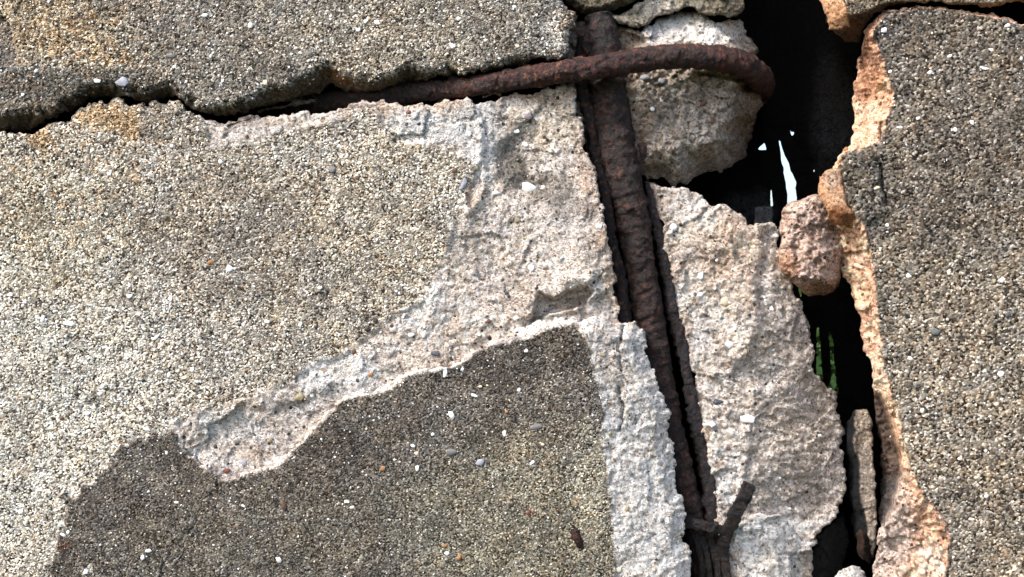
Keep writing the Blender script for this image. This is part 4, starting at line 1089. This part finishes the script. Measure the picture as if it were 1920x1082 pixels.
chips(F, [(835, 702, 5, 9, 20, 'white'), (867, 692, 4, 4, 0, 'white'), (987, 658, 4, 4, 0, 'white'), (848, 780, 6, 10, -25, 'white'), (946, 813, 4, 6, 0, 'white'), (783, 878, 5, 6, 0, 'white'), (811, 814, 4, 4, 0, 'white'), (774, 836, 6, 4, 20, 'white'),
          (781, 850, 6, 4, 10, 'cream'), (901, 867, 10, 7, 0, 'blue'), (1008, 799, 17, 8, -10, 'grey'), (845, 848, 12, 7, 0, 'grey'), (650, 941, 6, 4, 0, 'white'), (660, 951, 5, 3, 0, 'white'), (719, 879, 5, 6, 0, 'orange'), (861, 1045, 5, 8, 20, 'orange'), (833, 1023, 6, 4, 0, 'orange'),
          (1018, 834, 4, 4, 0, 'cream'), (838, 1038, 5, 4, 0, 'white'), (531, 947, 5, 11, -25, 'brown'), (331, 942, 5, 4, 0, 'white'), (457, 949, 5, 3, 20, 'white'), (279, 1033, 7, 4, 0, 'white'), (268, 1045, 4, 6, 20, 'white'), (522, 1050, 5, 7, -30, 'white'),
          (161, 1073, 6, 6, 30, 'white'), (118, 1003, 7, 3, 30, 'white'), (128, 998, 4, 4, 0, 'white'), (440, 990, 4, 4, 0, 'red'), (1241, 975, 5, 5, 0, 'grey'), (1226, 1002, 6, 4, 0, 'orange'), (1182, 887, 7, 5, 20, 'grey'), (1190, 785, 3, 4, 0, 'slate'), (1175, 955, 5, 8, 0, 'tan'), (1143, 813, 4, 4, 0, 'tan'),
          (889, 741, 8, 3, 20, 'white'), (1130, 665, 7, 4, 0, 'tan'), (973, 732, 4, 5, 0, 'white'), (900, 725, 6, 3, 0, 'cream'), (1160, 1068, 6, 6, 0, 'cream'), (998, 868, 6, 3, -40, 'white'), (990, 962, 5, 5, 0, 'red'), (950, 772, 4, 4, 0, 'orange'), (312, 849, 4, 5, 0, 'white')])
chips(C, [(1264, 426, 9, 9, 30, 'white'), (1314, 518, 6, 10, 10, 'white'), (1312, 553, 7, 6, 0, 'white'), (1359, 565, 10, 9, 0, 'cream'), (1366, 646, 9, 9, 0, 'white'), (1346, 753, 13, 6, 10, 'slate'), (1403, 785, 15, 10, 10, 'white'), (1429, 479, 9, 5, 15, 'brown'),
          (1386, 607, 5, 5, 0, 'grey'), (1453, 442, 7, 4, 0, 'white'), (1434, 459, 4, 4, 0, 'white'), (1336, 797, 6, 6, 0, 'white'), (1366, 841, 5, 4, 0, 'red'), (1338, 802, 7, 5, 30, 'blue'), (1551, 797, 6, 4, -20, 'tan'), (1322, 620, 10, 3, 5, 'grey'), (1310, 636, 4, 4, 0, 'brown'),
          (1430, 632, 4, 3, 0, 'black'), (1398, 652, 5, 4, 0, 'brown'), (1447, 580, 5, 6, 0, 'white'), (1366, 854, 7, 3, 0, 'grey'), (1485, 890, 5, 4, 0, 'tan'), (1500, 876, 6, 3, 0, 'orange'), (1512, 745, 5, 4, 0, 'purple')])
chips(K, [(1238, 188, 7, 7, 0, 'white'), (1317, 193, 10, 6, -15, 'brown'), (1210, 146, 12, 7, 10, 'blue'), (1240, 152, 9, 5, 20, 'blue'), (1207, 315, 6, 5, 0, 'slate'), (1223, 205, 5, 5, 0, 'white'), (1335, 225, 5, 8, 0, 'brown')])
chips(R, [(1658, 57, 9, 6, 10, 'white'), (1889, 48, 6, 5, 0, 'white'), (1846, 128, 10, 3, 10, 'white'), (1823, 230, 5, 7, -20, 'white'), (1687, 239, 8, 4, 0, 'white'), (1744, 136, 7, 4, -30, 'white'), (1669, 134, 5, 4, -20, 'white'), (1781, 105, 5, 3, -20, 'white'),
          (1860, 94, 6, 3, 20, 'white'), (1791, 244, 4, 5, -20, 'white'), (1876, 701, 8, 7, 20, 'white'), (1780, 511, 6, 5, 0, 'white'), (1704, 517, 7, 5, 10, 'white'), (1651, 467, 3, 9, 15, 'white'), (1707, 672, 6, 5, 20, 'white'), (1645, 352, 6, 4, -15, 'cream'), (1663, 422, 4, 5, 0, 'white'),
          (1838, 38, 5, 3, 0, 'tan'), (1752, 622, 12, 8, 20, 'grey'), (1890, 590, 7, 6, 0, 'slate'), (1915, 110, 4, 4, 0, 'white'), (1722, 222, 4, 4, 0, 'white'), (1880, 525, 5, 7, 20, 'white'), (1730, 770, 5, 6, 0, 'white'), (1800, 860, 6, 4, 0, 'white'), (1850, 930, 5, 5, 0, 'white')])
small_chips(UP, 420, 601, (-20, -20, 1070, 190))
small_chips(M, 900, 602, (-20, 200, 860, 900))
small_chips(M, 160, 603, (860, 200, 1130, 700), kinds=(('white', .4), ('black', .3), ('brown', .2), ('tan', .1)))
small_chips(F, 700, 604, (100, 640, 1130, 1100), rmax=2.7, kinds=(('white', .45), ('cream', .35), ('brown', .1), ('grey', .1)))
small_chips(F, 60, 605, (1130, 620, 1280, 1100), kinds=(('grey', .5), ('brown', .3), ('white', .2)))
small_chips(C, 200, 606, (1240, 360, 1570, 1000), kinds=(('white', .4), ('black', .2), ('brown', .3), ('tan', .1)))
small_chips(R, 420, 607, (1640, 20, 1940, 1100), rmax=2.9, kinds=(('white', .45), ('cream', .35), ('brown', .2)))
pb = chips(R, [(1587, 281, 7, 6, 0, 'orange')])

# ------------------------------------------------------------------ beyond the wall: grass, shrub
b = NB('meadow')
pp = b.n('ShaderNodeTexCoord').outputs['Object']
gcol = b.mix(b.noise(pp, .5, 6.0, .7), (.003, .012, .002, 1), (.012, .030, .004, 1))
gcol = b.mix(b.ramp(b.noise(pp, .12, 3.0), [(.45, (0, 0, 0)), (.65, (1, 1, 1))]), gcol, (.03, .035, .012, 1))
b.bsdf(gcol, .95, None, .1)
G0 = -1.44
gs = 1200.0
gv = np.array([(-gs, -gs, 0), (gs, -gs, 0), (gs, gs, 0), (-gs, gs, 0)])
g = make_obj('ground', gv, [np.array([[0, 1, 2, 3]])], b.m, smooth=False)
g.location = (0, 0, G0)
tag(g, kind='structure')

lb = NB('leaf')
oi = lb.n('ShaderNodeTexCoord').outputs['Object']
lb.bsdf(lb.mix(lb.noise(oi, 9.0, 2.0), (.008, .03, .004, 1), (.035, .075, .008, 1)), .6, None, .3)
kb = NB('bark'); kb.bsdf(kb.mix(kb.noise(kb.n('ShaderNodeTexCoord').outputs['Object'], 30.0), (.06, .045, .03, 1), (.12, .09, .06, 1)), .9)
def shrub(x, y, hgt, rad, seed, label):
    r = np.random.default_rng(seed)
    e = bpy.data.objects.new('shrub', None); COL.objects.link(e); e.location = (x, y, G0)
    tag(e, label, 'shrub')
    n = 3500
    dv = r.normal(size=(n, 3)); dv /= np.linalg.norm(dv, axis=1)[:, None]
    rr = r.random(n) ** .45
    lump = 1 + .25 * np.sin(dv[:, 0] * 5 + seed) * np.cos(dv[:, 2] * 4)
    c = dv * (rr * lump)[:, None] * np.array([rad, rad, hgt * .5]) + np.array([0, 0, hgt * .5])
    a = r.normal(size=(n, 3)); a /= np.linalg.norm(a, axis=1)[:, None]
    bb = np.cross(a, r.normal(size=(n, 3))); bb /= np.linalg.norm(bb, axis=1)[:, None]
    L, Wd = .05, .022
    V = np.stack([c - a * L, c + bb * Wd, c + a * L, c - bb * Wd], 1).reshape(-1, 3)
    Fq = np.arange(n * 4).reshape(-1, 4)
    make_obj('foliage', V + np.array(e.location), [Fq], lb.m, e, origin=np.array(e.location), smooth=False)
    A = np.linspace(0, 2 * np.pi, 8, endpoint=False)
    V = np.concatenate([np.stack([np.cos(A) * q, np.sin(A) * q, np.full(8, z)], 1) for z, q in ((0, .04), (hgt * .35, .03), (hgt * .7, .012))])
    Fq = np.array([[k * 8 + i, k * 8 + (i + 1) % 8, (k + 1) * 8 + (i + 1) % 8, (k + 1) * 8 + i] for k in (0, 1) for i in range(8)])
    make_obj('stem', V + np.array(e.location), [Fq], kb.m, e, origin=np.array(e.location))
shrub(1.62, 5.6, 1.55, .55, 3, 'leafy green shrub behind the wall, glimpsed through the small slit under the wedged stone')
